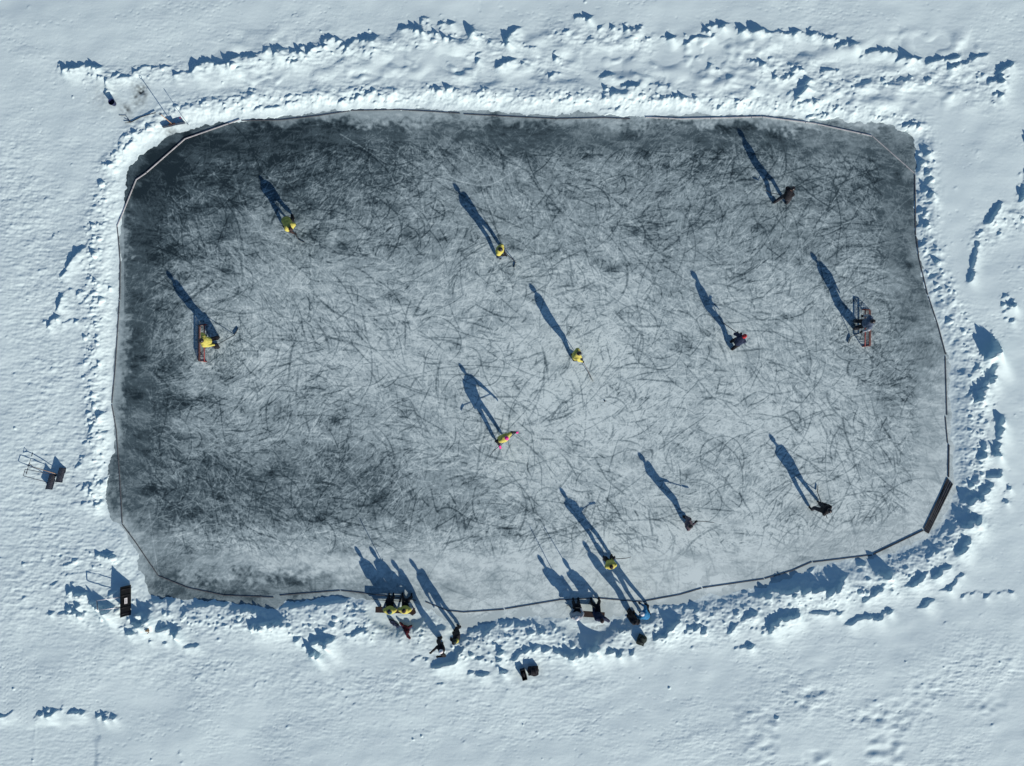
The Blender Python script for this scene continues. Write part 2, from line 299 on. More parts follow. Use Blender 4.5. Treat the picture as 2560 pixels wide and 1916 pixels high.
def wetblob(px, py, rx, ry, v, p=2):
    global wet
    d = (np.abs((PX - px) / rx) ** p + np.abs((PY - py) / ry) ** p)
    wet = np.maximum(wet, v * np.exp(-d ** (2 / p) * .9))
wetblob(355, 232, 15, 15, .75, 6); wetblob(356, 234, 7, 7, 1.0); wetblob(350, 252, 17, 22, .42); wetblob(320, 280, 15, 17, .5); wetblob(428, 335, 13, 10, .6); wetblob(262, 250, 30, 34, .14)
wetblob(370, 1577, 8, 6, .0)
wet = np.clip(wet * (1 + .45 * gnoise(gs, GC, .12, .12, 33)), 0, 1)
pit = np.clip(1 - np.hypot((PX - 356) / 12, (PY - 233) / 12), 0, 1); H -= pit * .06
def ground(px, py):
    x, y = (px - 1280) / PPM, (958 - py) / PPM
    return max(0.0, float(bil(H, gx[0], gy[0], GC, np.array([x]), np.array([y]))[0]))
def flat(px, py, rad, z=None):
    """tread the snow level round an object that stands on it; returns its height"""
    x, y = (px - 1280) / PPM, (958 - py) / PPM; d = np.hypot(GX - x, GY - y)
    sel = d < rad
    z0 = max(0.0, float(np.median(H[sel]))) if z is None else z
    k = smooth((rad * 1.5 - d) / (rad * .6)) * smooth(sg / .5); H[:] = H * (1 - k) + (z0 + rip * .5) * k
    return z0

# ------------------------------------------------------------------ object helpers
def link(o, parent=None):
    COL.objects.link(o)
    if parent: o.parent = parent
    return o
def tag(o, label=None, cat=None, group=None, kind=None):
    if label: o['label'] = label
    if cat: o['category'] = cat
    if group: o['group'] = group
    if kind: o['kind'] = kind
    return o
def empty(name, loc, rz=0, label=None, cat=None, group=None):
    o = bpy.data.objects.new(name, None); o.location = loc; o.rotation_euler = (0, 0, rz); link(o)
    o.empty_display_size = .2
    return tag(o, label, cat, group)
def obj(name, bm, material, parent=None, origin=None, smooth_=True):
    me = bpy.data.meshes.new(name)
    if origin is not None: bmesh.ops.translate(bm, verts=bm.verts, vec=-Vector(origin))
    bm.to_mesh(me); bm.free()
    if material is not None: me.materials.append(M[material] if isinstance(material, str) else material)
    if smooth_: me.shade_smooth() if hasattr(me, 'shade_smooth') else None
    o = bpy.data.objects.new(name, me); link(o, parent)
    return o
def frame_of(d):
    d = d.normalized(); a = Vector((0, 0, 1)) if abs(d.z) < .9 else Vector((1, 0, 0))
    x = d.cross(a).normalized(); y = d.cross(x).normalized(); return x, y, d
def tube(bm, pts, rad, n=8, cap=True):
    pts = [Vector(p) for p in pts]
    if not hasattr(rad, '__len__'): rad = [rad] * len(pts)
    rings = []; X = None
    for i, p in enumerate(pts):
        d = (pts[min(i + 1, len(pts) - 1)] - pts[max(i - 1, 0)])
        x, y, d = frame_of(d)
        if X is not None:
            x = (X - d * X.dot(d)).normalized(); y = d.cross(x)
        X = x
        rings.append([bm.verts.new(p + (x * math.cos(t) + y * math.sin(t)) * rad[i]) for t in [2 * math.pi * k / n for k in range(n)]])
    for a, b in zip(rings[:-1], rings[1:]):
        for k in range(n): bm.faces.new((a[k], a[(k + 1) % n], b[(k + 1) % n], b[k]))
    if cap: bm.faces.new(rings[0][::-1]); bm.faces.new(rings[-1])
def ell(bm, c, ax, n=12, m=8):
    """ellipsoid, ax = three axis vectors"""
    mt = Matrix((ax[0].to_4d(), ax[1].to_4d(), ax[2].to_4d(), (0, 0, 0, 1))).transposed()
    for i in range(3): mt[3][i] = 0
    mt = Matrix.Translation(Vector(c)) @ mt
    bmesh.ops.create_uvsphere(bm, u_segments=n, v_segments=m, radius=1, matrix=mt)
def cap_(bm, a, b, ra, rb, n=10):
    a, b = Vector(a), Vector(b); d = (b - a); L = d.length
    if L < 1e-4: return
    d /= L; pts = []; rs = []
    for k in range(5): t = math.pi / 2 * k / 4; pts.append(a - d * ra * math.cos(t)); rs.append(max(ra * math.sin(t), .002))
    for k in range(5): t = math.pi / 2 * k / 4; pts.append(b + d * rb * math.sin(t)); rs.append(max(rb * math.cos(t), .002))
    tube(bm, pts, rs, n)
def box(bm, c, size, rot=None, bev=0.0):
    r = bmesh.ops.create_cube(bm, size=1); vs = r['verts']
    bmesh.ops.scale(bm, verts=vs, vec=size)
    if bev:
        es = list({e for v in vs for e in v.link_edges})
        g = bmesh.ops.bevel(bm, geom=es, offset=bev, segments=2, affect='EDGES', profile=.7)
        vs = list({v for f in g['faces'] for v in f.verts} | {v for v in vs if v.is_valid})
    if rot is not None: bmesh.ops.rotate(bm, verts=vs, cent=(0, 0, 0), matrix=rot)
    bmesh.ops.translate(bm, verts=vs, vec=c); return vs
def evald(o, keep_mats=True):
    dg = bpy.context.evaluated_depsgraph_get(); me = bpy.data.meshes.new_from_object(o.evaluated_get(dg))
    o.modifiers.clear(); old = o.data; mats = [m for m in old.materials]; o.data = me; me.name = o.name
    me.materials.clear(); [me.materials.append(m) for m in mats]; bpy.data.meshes.remove(old)
def cloth(name, bm, material, parent, voxel=0.022, crease=0.008, freq=9):
    """closed overlapping volumes grown together into one continuous garment"""
    o = obj(name, bm, material, parent)
    md = o.modifiers.new('r', 'REMESH'); md.mode = 'VOXEL'; md.voxel_size = voxel; md.use_smooth_shade = True
    sm = o.modifiers.new('s', 'SMOOTH'); sm.iterations = 3; sm.factor = .5
    evald(o)
    for v in o.data.vertices:
        q = v.co * freq; n = mnoise.noise(q) + .5 * mnoise.noise(q * 2.1); v.co += v.normal * n * crease
    o.data.shade_smooth()
    return o
def skinned(name, verts, edges, radii, material, parent, root=0, sub=1):
    bm = bmesh.new(); ly = bm.verts.layers.skin.verify(); vs = [bm.verts.new(v) for v in verts]
    for a, b in edges: bm.edges.new((vs[a], vs[b]))
    for v, r in zip(vs, radii):
        v[ly].radius = (r, r) if not hasattr(r, '__len__') else r
    vs[root][ly].use_root = True
    o = obj(name, bm, material, parent, smooth_=False)
    md = o.modifiers.new('k', 'SKIN'); md.use_smooth_shade = True; md.branch_smoothing = .4
    s2 = o.modifiers.new('s', 'SUBSURF'); s2.levels = sub; s2.render_levels = sub
    evald(o); o.data.shade_smooth(); return o
def ik(a, b, l1, l2, bend):
    a, b = Vector(a), Vector(b); d = b - a; L = d.length; mx = (l1 + l2) * .985
    if L > mx: b = a + d * (mx / L); d = b - a; L = mx
    x = (l1 * l1 - l2 * l2 + L * L) / (2 * L); h = math.sqrt(max(l1 * l1 - x * x, 0)); dn = d / L
    bd = Vector(bend); bd = bd - dn * bd.dot(dn)
    bd = bd.normalized() if bd.length > 1e-3 else frame_of(dn)[0]
    return a + dn * x + bd * h, b

# ------------------------------------------------------------------ people
def person(label, F, head, face, top='black_fabric', vest=None, legs='black_fabric', cap=('helmet', 'helmet_black'), glove='black_fabric',
           stance=.30, stride=0., skates=True, hands=None, seated=None, gz=None, group=None, hood=None, pelvis=None, size=1.0, facemask=False, pads=False):
    """F feet centre pixel; head = (px, py, z of head centre); face = heading in degrees, 0 right 90 up; hands = [(px,py,z), (px,py,z)] left, right"""
    z0 = ground(*F) if gz is None else gz
    base = W(F[0], F[1], 0); base.z = z0
    f = Vector((math.cos(math.radians(face)), math.sin(math.radians(face)), 0)); l = Vector((-f.y, f.x, 0)); up = Vector((0, 0, 1))
    root = empty('person', base, 0, label, 'person', group)
    def loc(px, py, z): q = W(px, py, z0 + z); return q - base
    Hd = loc(*head) if len(head) == 3 else Vector((0, 0, 1.6))
    if seated is None:
        flatH = Vector((Hd.x, Hd.y, 0))
        low = max(0, (1.62 - Hd.z)) * .35
        pel = Vector((0, 0, .93 * size - low)) + flatH * .22 - f * (max(0, 1.55 - Hd.z) * .35)
        if pelvis: pel = loc(*pelvis)
        feet = [l * stance / 2 + f * stride / 2, -l * stance / 2 - f * stride / 2]
    else:
        pel = loc(*seated)
        feet = [pel * 1.0 + f * (.50 + stride) + l * stance / 2, pel + f * (.50 - stride) - l * stance / 2]
        for q in feet: q.z = 0
    ah = .12 if skates else .09
    neck = Hd - up * .15 - f * .035
    tv = (neck - pel); chest = pel + tv * .70; spine = pel + tv * .35; tn = tv.normalized()
    # torso frame
    lat = l; dep = lat.cross(tn).normalized()
    hips = [pel + l * .095, pel - l * .095]; ank = [q + up * ah for q in feet]
    knees = []
    for hp, ak in zip(hips, ank):
        k, _ = ik(hp, ak, .44 * size, .43 * size, f + up * .15); knees.append(k)
    sh = [chest + tn * .05 + l * .205, chest + tn * .05 - l * .205]
    if hands is None: hd = [sh[0] - up * .5 + f * .2 + l * .08, sh[1] - up * .5 + f * .2 - l * .08]
    else: hd = [loc(*q) if q is not None else s - up * .52 + f * .12 + l * (.08 if i == 0 else -.08) for i, (q, s) in enumerate(zip(hands, sh))]
    elb = []; wr = []
    for i in range(2):
        e, h2 = ik(sh[i], hd[i], .30, .29, -f * .6 - up * .6 + l * (.6 if i == 0 else -.6)); elb.append(e); wr.append(h2)
    # --- body: one continuous skinned surface
    V_, E_, R_ = [], [], []
    def add(p, r, par=None):
        V_.append(tuple(p)); R_.append(r)
        if par is not None: E_.append((par, len(V_) - 1))
        return len(V_) - 1
    ip = add(pel, (.13, .10)); isp = add(spine, (.125, .10), ip); ic = add(chest, (.14, .105), isp); inn = add(neck, .058, ic)
    ih1 = add(Hd - up * .03, .078, inn); ih2 = add(Hd + up * .055, .082, ih1)
    add(Hd + f * .098 - up * .02, .014, ih1)
    for i in range(2):
        s_ = 1 if i == 0 else -1
        a = add(sh[i], .058, ic); b = add(elb[i], .042, a); c = add(wr[i], .029, b)
        hdv = (wr[i] - elb[i]).normalized(); sx = hdv.cross(up); sx = sx.normalized() if sx.length > .05 else l
        pc = add(wr[i] + hdv * .055, (.036, .022), c)
        for j, (off, L1) in enumerate([(-.027, .036), (-.009, .042), (.009, .040), (.026, .032)]):
            k1 = wr[i] + hdv * .095 + sx * off; a1 = add(k1, .0095, pc); k2 = k1 + hdv * L1 - up * .012; a2 = add(k2, .0088, a1); add(k2 + hdv * .012 - up * .026, .008, a2)
        t1 = wr[i] + hdv * .04 + sx * .045 * s_; a1 = add(t1, .011, pc); add(t1 + hdv * .03 + sx * .012 * s_ - up * .015, .0095, a1)
        a = add(hips[i], .088, ip); b = add(knees[i], .056, a); c = add(ank[i], .04, b); add(ank[i] + f * .15 - up * (ah - .05), .034, c)
    skinned('body', V_, E_, R_, 'skin', root)
    # face
    for s_ in (1, -1):
        bm = bmesh.new(); ell(bm, Hd + f * .082 + l * .031 * s_ + up * .012, [Vector((.012, 0, 0)), Vector((0, .012, 0)), Vector((0, 0, .012))], 8, 6); obj('eye', bm, 'eye_white', root)
    # --- trousers
    bm = bmesh.new(); ell(bm, pel + up * .02, [lat * .175, dep * .135, tn * .14])
    for i in range(2):
        cap_(bm, hips[i], knees[i], .118, .098); cap_(bm, knees[i], ank[i] + up * .02, .098, .082)
    cloth('trousers', bm, legs, root)
    if pads:
        for i in range(2):
            bm = bmesh.new(); d_ = (knees[i] - ank[i]); x_ = frame_of(d_)
            c0 = (knees[i] + ank[i]) / 2 + f * .08
            tube(bm, [ank[i] + f * .11, c0, knees[i] + f * .10 + up * .10], [.10, .115, .095], 8)
            cloth('leg_pad', bm, pads, root, .03, .004)
    # --- jacket
    bm = bmesh.new()
    ell(bm, chest - tn * .02, [lat * .262, dep * .185, tn * .21]); ell(bm, spine, [lat * .225, dep * .185, tn * .22]); ell(bm, pel + tn * .06, [lat * .205, dep * .165, tn * .16])
    ell(bm, neck - tn * .02, [lat * .085, dep * .08, tn * .07])
    for i in range(2):
        cap_(bm, sh[i], elb[i], .098, .082); cap_(bm, elb[i], wr[i] - (wr[i] - elb[i]).normalized() * .02, .070, .054)
    cloth('jacket', bm, top, root)
    if vest:
        bm = bmesh.new()
        ell(bm, chest - tn * .015, [lat * .282, dep * .205, tn * .225]); ell(bm, spine, [lat * .245, dep * .203, tn * .23]); ell(bm, pel + tn * .07, [lat * .24, dep * .203, tn * .15])
        for i in range(2): cap_(bm, sh[i], sh[i] + (elb[i] - sh[i]) * .42, .110, .102)
        cloth('bib', bm, vest, root, .024)
    # --- gloves with five fingers
    for i in range(2):
        hdv = (wr[i] - elb[i]).normalized(); sx = hdv.cross(up); sx = sx.normalized() if sx.length > .05 else l; s_ = 1 if i == 0 else -1
        bm = bmesh.new(); cap_(bm, wr[i] - hdv * .03, wr[i] + hdv * .02, .05, .045, 8); cap_(bm, wr[i] + hdv * .03, wr[i] + hdv * .085, .043, .042, 8)
        for j, off in enumerate((-.036, -.012, .012, .036)):
            k1 = wr[i] + hdv * .10 + sx * off; k2 = k1 + hdv * (.045 + .006 * (j in (1, 2))) - up * .01; k3 = k2 + hdv * .008 - up * .04
            cap_(bm, k1, k2, .015, .014, 6); cap_(bm, k2, k3, .014, .013, 6)
        t1 = wr[i] + hdv * .03 + sx * .04 * s_; cap_(bm, t1, t1 + hdv * .05 + sx * .02 * s_ - up * .02, .017, .014, 6)
        obj('glove', bm, glove, root)
    # --- boots or skates
    for i in range(2):
        bm = bmesh.new(); a = ank[i]; toe = a + f * .16 - up * (.045 if skates else .04)
        cap_(bm, a + up * .10, a, .062, .055); cap_(bm, a - f * .03 - up * .035, toe, .05, .045); cap_(bm, a + f * .02, toe, .052, .04)
        b = cloth('skate' if skates else 'boot', bm, 'black_fabric', root, .016, .002)
        if skates:
            bm = bmesh.new(); rot = Matrix.Rotation(math.radians(face), 3, 'Z')
            box(bm, feet[i] + f * .06 + up * .022, (.27, .004, .030), rot); box(bm, feet[i] + f * .15 + up * .045, (.05, .012, .03), rot); box(bm, feet[i] - f * .03 + up * .045, (.05, .012, .03), rot)
            obj('blade', bm, 'steel', b, smooth_=False)
    # --- headgear
    kind, cm = cap
    c = Hd + up * .035 - f * .006
    if kind == 'helmet':
        bm = bmesh.new(); ell(bm, c, [f * .128, l * .108, up * .115], 20, 12)
        vs = [v for v in bm.verts if v.co.z < c.z - .045]
        bmesh.ops.delete(bm, geom=vs, context='VERTS')
        g = bm.edges[:]; be = [e for e in g if e.is_boundary]
        ex = bmesh.ops.extrude_edge_only(bm, edges=be); nv = [v for v in ex['geom'] if isinstance(v, bmesh.types.BMVert)]
        for v in nv: v.co = c + (v.co - c) * .9
        hm = obj('helmet', bm, cm, root)
        bm = bmesh.new()
        for s_ in (-.045, 0, .045): box(bm, c + l * s_ + up * .112, (.11, .012, .010), Matrix.Rotation(math.radians(face), 3, 'Z'), .003)
        obj('vent', bm, 'helmet_black' if cm != 'helmet_black' else 'charcoal_fabric', hm)
        if facemask:
            bm = bmesh.new()
            for k in range(4):
                zz = -.03 - k * .03; pts = [c + f * (.13 * math.cos(t)) + l * (.10 * math.sin(t)) + up * zz for t in np.linspace(-1.3, 1.3, 7)]; tube(bm, pts, .004, 5)
            for t in (-.7, 0, .7): tube(bm, [c + f * (.13 * math.cos(t)) + l * (.10 * math.sin(t)) + up * zz for zz in (-.02, -.12)], .004, 5)
            obj('face_cage', bm, 'helmet_white', hm)
    else:
        bm = bmesh.new(); ell(bm, c + up * .012, [f * .112, l * .096, up * .118], 20, 12)
        bmesh.ops.delete(bm, geom=[v for v in bm.verts if v.co.z < c.z - .03], context='VERTS')
        ht = obj('hat', bm, cm, root)
        bm = bmesh.new(); tube(bm, [c - up * .035, c + up * .0], [.104, .106], 18, False)
        for v in bm.verts: d = v.co - c; v.co = c + f * d.dot(f) * 1.06 + l * d.dot(l) * .93 + up * d.z
        obj('hat_brim', bm, cm, ht)
        if kind == 'pompom':
            bm = bmesh.new(); ell(bm, c + up * .14, [f * .035, l * .035, up * .03], 10, 8); obj('pompom', bm, cm, ht)
        bm = bmesh.new(); ell(bm, Hd - f * .028 + up * .0, [f * .088, l * .088, up * .10], 12, 8); obj('hair', bm, 'hair', root)
    if hood:
        bm = bmesh.new(); ell(bm, neck - f * .06 - up * .0, [f * .11, l * .13, up * .07]); cloth('hood', bm, hood, root, .02, .008)
    return root, [base + q for q in wr], base

STICKG = 'hockey sticks in the players\' hands'
def stick(a, b, label, blade_dir=(1, 0, 0), mat_='stick_black', group=STICKG, goalie=False, blade_len=.30):
    """a butt end, b heel of the blade (world)"""
    a, b = Vector(a), Vector(b); root = empty('hockey_stick', (b.x, b.y, max(b.z - .03, 0)), 0, label, 'hockey stick', group); o = root.location
    bm = bmesh.new(); d = b - a; x, y, z = frame_of(d)
    vs = box(bm, (a + b) / 2 - o, (.030, .021, d.length), Matrix((x, y, z)).transposed(), .004)
    obj('shaft', bm, mat_, root, smooth_=False)
    bd = Vector(blade_dir).normalized(); bm = bmesh.new(); n = 7; top = []
    side = Vector((-bd.y, bd.x, 0)); hh = .085 if goalie else .065
    for i in range(n):
        t = i / (n - 1); c = b - o + bd * (blade_len * t) + side * (.045 * t * t)
        c.z = c.z - .0
        for sgn in (-1, 1):
            for zz in (-.02, hh * (1 - .25 * t * t * t) - .02): top.append(bm.verts.new(c + side * .006 * sgn + Vector((0, 0, zz))))
    for i in range(n - 1):
        q, r = top[i * 4:i * 4 + 4], top[i * 4 + 4:i * 4 + 8]
        for k0, k1 in ((0, 1), (1, 3), (3, 2), (2, 0)): bm.faces.new((q[k0], q[k1], r[k1], r[k0]))
    bm.faces.new(top[:2] + [top[3], top[2]]); bm.faces.new([top[-4], top[-3], top[-1], top[-2]])
    bmesh.ops.recalc_face_normals(bm, faces=bm.faces)
    obj('blade', bm, 'stick_tape', root, smooth_=False)
    bm = bmesh.new(); tube(bm, [a - o - d.normalized() * .005, a - o + d.normalized() * .13], .019, 8); obj('grip_tape', bm, 'stick_tape', root)
    return root
def on(a, b, t): return (a[0] + (b[0] - a[0]) * t, a[1] + (b[1] - a[1]) * t, a[2] + (b[2] - a[2]) * t)

PG = 'players skating on the rink'
def player(label, slabel, F, head, face, A, B, tl=0.05, tr=.38, swap=False, bdir=(1, 0, 0), **kw):
    """A butt pixel+z, B blade pixel+z; hands sit on the stick"""
    a, b = W(*A), W(*B)
    h1, h2 = A if tl == 0 else on(A, B, tl), on(A, B, tr)
    hs_ = [h2, h1] if swap else [h1, h2]
    person(label, F, head, face, hands=hs_, group=PG, **kw)
    stick(a, b, slabel, bdir)

# skaters on the open ice
player('skater bent low in yellow bib with pale back panel, upper left of the rink', 'hockey stick of the bent skater in the upper left of the rink', (722, 554), (727, 574, 1.28), -60,
       (728, 572, .85), (747, 600, .02), tr=.45, bdir=(.8, -.5, 0), vest='yellow_fabric', top='brown_fabric', stance=.62, stride=-.25, cap=('hat', 'brown_fabric'))
player('yellow bibbed skater in black helmet with stick to the right, top centre', 'hockey stick with hooked black blade, top centre beside yellow skater', (1250, 633), (1251, 624, 1.60), -25,
       (1259, 628, 1.0), (1289, 656, .02), tr=.5, bdir=(-.4, -1, 0), vest='yellow_fabric', top='black_fabric', legs='slate_fabric', stance=.5)
player('black dressed skater striding near the top right corner of the rink', 'hockey stick of the black dressed skater at top right', (1950, 508), (1982, 472, 1.50), 40,
       (1981, 494, .85), (1925, 482, .35), tl=.1, tr=.4, bdir=(-1, .6, 0), legs='charcoal_fabric', stance=.42, stride=-.45, cap=('helmet', 'helmet_black'), glove='charcoal_fabric')
player('yellow bibbed skater in round black helmet at the middle of the ice', 'thin straight hockey stick of the middle yellow skater', (1432, 894), (1448, 884, 1.58), 0,
       (1452, 893, .95), (1476, 940, .02), tr=.3, bdir=(.3, -1, 0), vest='yellow_fabric', top='yellow_fabric', legs='black_fabric', stance=.26, stride=-.1)
player('skater with bright pink hat and arms spread wide holding a stick', 'hockey stick held out sideways by the pink hatted skater', (1249, 1096), (1267, 1096, 1.62), -52,
       (1292, 1080, .92), (1232, 1129, 1.10), tl=.03, tr=.72, bdir=(-.6, -.8, 0), vest='yellow_fabric', top='black_fabric', stance=.42, cap=('hat', 'pink_fabric'), glove='pink_fabric')
player('skater in navy jacket with black and red helmet reaching back with a stick', 'long hockey stick of the navy skater right of centre', (1828, 864), (1861, 841, 1.50), 40,
       (1856, 842, 1.0), (1803, 804, .05), tr=.25, bdir=(-.35, 1, 0), top='navy_fabric', stance=.32, stride=.2, cap=('helmet', 'red_fabric'), swap=True)
player('dark skater with greyish mauve back and stick pointing right, lower right', 'hockey stick pointing right from the mauve backed skater', (1711, 1300), (1726, 1316, 1.52), -8,
       (1723, 1303, .95), (1770, 1304, .80), tr=.4, bdir=(1, -.35, 0), top='mauve_fabric', vest=None, stance=.34, stride=-.15)
player('all black skater holding a curved stick upwards, far lower right of the rink', 'hockey stick with raised curved blade beside the all black skater', (2038, 1266), (2073, 1277, 1.60), 135,
       (2068, 1296, 1.05), (2043, 1229, .05), tl=.22, tr=.6, bdir=(.25, 1, 0), stance=.5, stride=.1, legs='charcoal_fabric', cap=('helmet', 'helmet_black'))
player('yellow jacketed skater near the lower boards with a stick level to the right', 'hockey stick level beside the yellow jacketed skater by the lower boards', (1520, 1396), (1528, 1417, 1.60), 100,
       (1519, 1399, 1.05), (1563, 1396, 1.20), tr=.3, bdir=(1, .1, 0), vest='yellow_fabric', top='yellow_fabric', stance=.4, cap=('hat', 'brown_fabric'), swap=True)
# goalkeepers
person('goalkeeper in yellow bib and black pads in front of the left goal', (541, 857), (504, 852, 1.60), 0, vest='yellow_fabric', top='yellow_fabric', hands=[(512, 838, .85), (546, 862, .75)], stance=.5,
       pads='black_fabric', group='goalkeepers', cap=('helmet', 'helmet_black'))
stick(W(541, 863, .82), W(586, 838, .03), 'goalkeeper stick lying across the scraped ice before the left goal', (.6, .8, 0), goalie=True, blade_len=.38, group='goalkeeper sticks')
person('goalkeeper in slate blue jacket with pale arms at the right goal', (2141, 813), (2181, 804, 1.60), 180, vest='slate_fabric', top='grey_fabric', hands=[(2158, 829, .85), (2160, 790, .80)], stance=.4,
       pads='charcoal_fabric', group='goalkeepers', cap=('helmet', 'helmet_black'))
stick(W(2160, 828, .85), W(2128, 842, .03), 'goalkeeper stick held low at the right goal', (-.5, -.8, 0), goalie=True, blade_len=.36, group='goalkeeper sticks')

# ------------------------------------------------------------------ goals
def goal(label, x0, y0, facing):
    """low pond goal; x0,y0 world of the middle of its mouth, facing +1 opens right"""
    root = empty('hockey_goal', (x0, y0, 0), 0, label, 'hockey goal', 'low hockey goals at the ends of the rink'); s = -facing; hw, hh, dp = .92, .32, .40
    bm = bmesh.new(); tube(bm, [(0, -hw, 0), (0, -hw, hh), ], .026, 10); obj('post', bm, 'red_paint', root)
    bm = bmesh.new(); tube(bm, [(0, hw, 0), (0, hw, hh), ], .026, 10); obj('post', bm, 'red_paint', root)
    bm = bmesh.new(); tube(bm, [(0, -hw - .02, hh), (0, hw + .02, hh)], .03, 10); obj('crossbar', bm, 'red_paint', root)
    bm = bmesh.new(); tube(bm, [(0, -hw, .025), (s * dp, -hw + .04, .025), (s * dp, hw - .04, .025), (0, hw, .025)], .026, 10); obj('base_frame', bm, 'pale_red_paint', root)
    bm = bmesh.new(); tube(bm, [(0, -hw, hh), (s * .22, -hw + .02, hh - .01), (s * .22, hw - .02, hh - .01), (0, hw, hh)], .02, 8); obj('top_frame', bm, 'pale_red_paint', root)
    bm = bmesh.new(); n = 24
    for k in range(n + 1):
        y = -hw + .03 + (2 * hw - .06) * k / n
        tube(bm, [(0, y, hh), (s * .22, y, hh - .012), (s * .33, y, hh * .5), (s * dp, y, .03)], .007, 4, False)
    for k in range(1, 8):
        t = k / 8; P = [(0, hh), (s * .22, hh - .012), (s * .33, hh * .5), (s * dp, .03)]; q = t * 3; i = int(q); u = q - i
        x = P[i][0] * (1 - u) + P[i + 1][0] * u; z = P[i][1] * (1 - u) + P[i + 1][1] * u
        tube(bm, [(x, -hw + .03, z), (x, hw - .03, z)], .007, 4, False)
    for sg_ in (-1, 1):
        for k in range(1, 6):
            x = s * dp * k / 6; tube(bm, [(x, sg_ * (hw - .01), .03), (x, sg_ * (hw - .01), hh * (1 - .55 * k / 6))], .007, 4, False)
        for k in range(1, 5): z = hh * k / 5.5; tube(bm, [(0, sg_ * (hw - .01), z), (s * dp * .9 * (1 - .35 * k / 5), sg_ * (hw - .01), z)], .007, 4, False)
    obj('net', bm, 'net_cord', root, smooth_=False)
g1 = W(513, 858, .2); goal('low red framed hockey goal behind the yellow goalkeeper', g1.x, g1.y, 1)
g2 = W(2160, 820, .2); goal('low red framed hockey goal behind the slate blue goalkeeper', g2.x, g2.y, -1)

# ------------------------------------------------------------------ benches and the people by the lower bank
def bench(label, c, L, rz, z0):
    p = W(c[0], c[1], .43); root = empty('bench', (p.x, p.y, z0), math.radians(rz), label, 'bench', 'plank benches by the lower boards')
    bm = bmesh.new(); box(bm, (0, 0, .42), (L, .29, .045), None, .006); obj('seat', bm, 'bench_wood', root, smooth_=False)
    for s in (-1, 1):
        bm = bmesh.new(); box(bm, (s * (L / 2 - .2), 0, .195), (.045, .27, .40), None, .005); obj('leg', bm, 'bench_wood', root, smooth_=False)
    bm = bmesh.new(); box(bm, (0, 0, .25), (L - .445, .04, .10), None, .005); obj('stretcher', bm, 'bench_wood', root, smooth_=False)
zb1 = flat(990, 1512, 1.1); zb1 = flat(965, 1512, .8, zb1); zb1 = flat(1025, 1512, .8, zb1)
zb2 = flat(1470, 1524, 1.3)
bench('dark plank bench under the two seated players in yellow bibs', (988, 1526), 1.95, -2, zb1)
bench('dark brown plank bench under the two seated figures in dark trousers', (1470, 1536), 1.65, -4, zb2)
SG = 'people sitting on the benches'
person('seated person in yellow bib with teal green collar, left on the bench', (970, 1500), (973, 1529, 1.24), 90, vest='yellow_fabric', top='slate_fabric', hood='teal_fabric', seated=(975, 1523, .50),
       hands=[(964, 1508, .62), (984, 1508, .62)], gz=zb1, group=SG, cap=('hat', 'navy_fabric'), stance=.22)
person('seated person in yellow bib with white hair band beside a black bag', (1012, 1500), (1010, 1527, 1.22), 88, vest='yellow_fabric', top='grey_fabric', seated=(1014, 1523, .50),
       hands=[(999, 1506, .62), (1022, 1508, .62)], gz=zb1, group=SG, cap=('hat', 'brown_fabric'), stance=.44)
person('seated figure in grey top and black trousers, left end of the brown bench', (1443, 1508), (1442, 1546, 1.22), 92, top='grey_fabric', seated=(1442, 1535, .50),
       hands=[(1434, 1522, .65), (1452, 1520, .65)], gz=zb2, group=SG, cap=('hat', 'white_fabric'), stance=.26)
person('seated figure in navy jacket leaning back, right end of the brown bench', (1492, 1505), (1505, 1552, 1.20), 94, top='navy_fabric', seated=(1492, 1534, .50),
       hands=[(1482, 1516, .60), (1510, 1545, .60)], gz=zb2, group=SG, cap=('hat', 'brown_fabric'), stance=.40)
stick(W(1012, 1504, .9 + zb1), W(941, 1500, zb1 + .06), 'hockey stick resting across the knees on the yellow bib bench', (-1, .3, 0), group='sticks kept at the benches')
stick(W(1006, 1500, 1.75 + zb1), W(1000, 1490, zb1 + .04), 'upright hockey stick held between the two bench players in yellow', (.6, .7, 0), group='sticks kept at the benches')
stick(W(1450, 1520, 1.75 + zb2), W(1430, 1520, zb2 + .04), 'upright hockey stick beside the grey topped seated figure', (-.7, .5, 0), group='sticks kept at the benches')
stick(W(1487, 1520, 1.75 + zb2), W(1472, 1508, zb2 + .04), 'upright hockey stick before the navy jacketed seated figure', (.6, .6, 0), group='sticks kept at the benches')
NG = 'people standing in the snow by the lower boards'
for q in ((1105, 1596), (1145, 1572), (1575, 1530), (1611, 1524)): flat(q[0], q[1], .45)
person('standing person in black with white rimmed cap and one arm stretched left', (1105, 1597), (1102, 1629, 1.60), 190, top='black_fabric', hands=[(1098, 1642, 1.05), (1072, 1635, 1.15)],
       group=NG, cap=('hat', 'white_fabric'), skates=False, stance=.30, hood='black_fabric')
person('standing person in black jacket with yellow side panel beside the snow heap', (1146, 1572), (1137, 1603, 1.58), 150, top='black_fabric', hands=[None, (1132, 1598, 1.0)],
       group=NG, cap=('hat', 'green_fabric'), skates=False, stance=.30, hood='yellow_fabric')
person('standing person all in black left of the blue jacketed one', (1575, 1531), (1588, 1556, 1.60), 60, top='black_fabric', group=NG, cap=('hat', 'black_fabric'), skates=False, stance=.26, hood='charcoal_fabric')
person('standing person in bright blue jacket and white hat bending forward', (1612, 1524), (1605, 1535, 1.38), 150, top='blue_fabric', group=NG, cap=('hat', 'white_fabric'), skates=False, stance=.50,
       pelvis=(1619, 1541, .92))

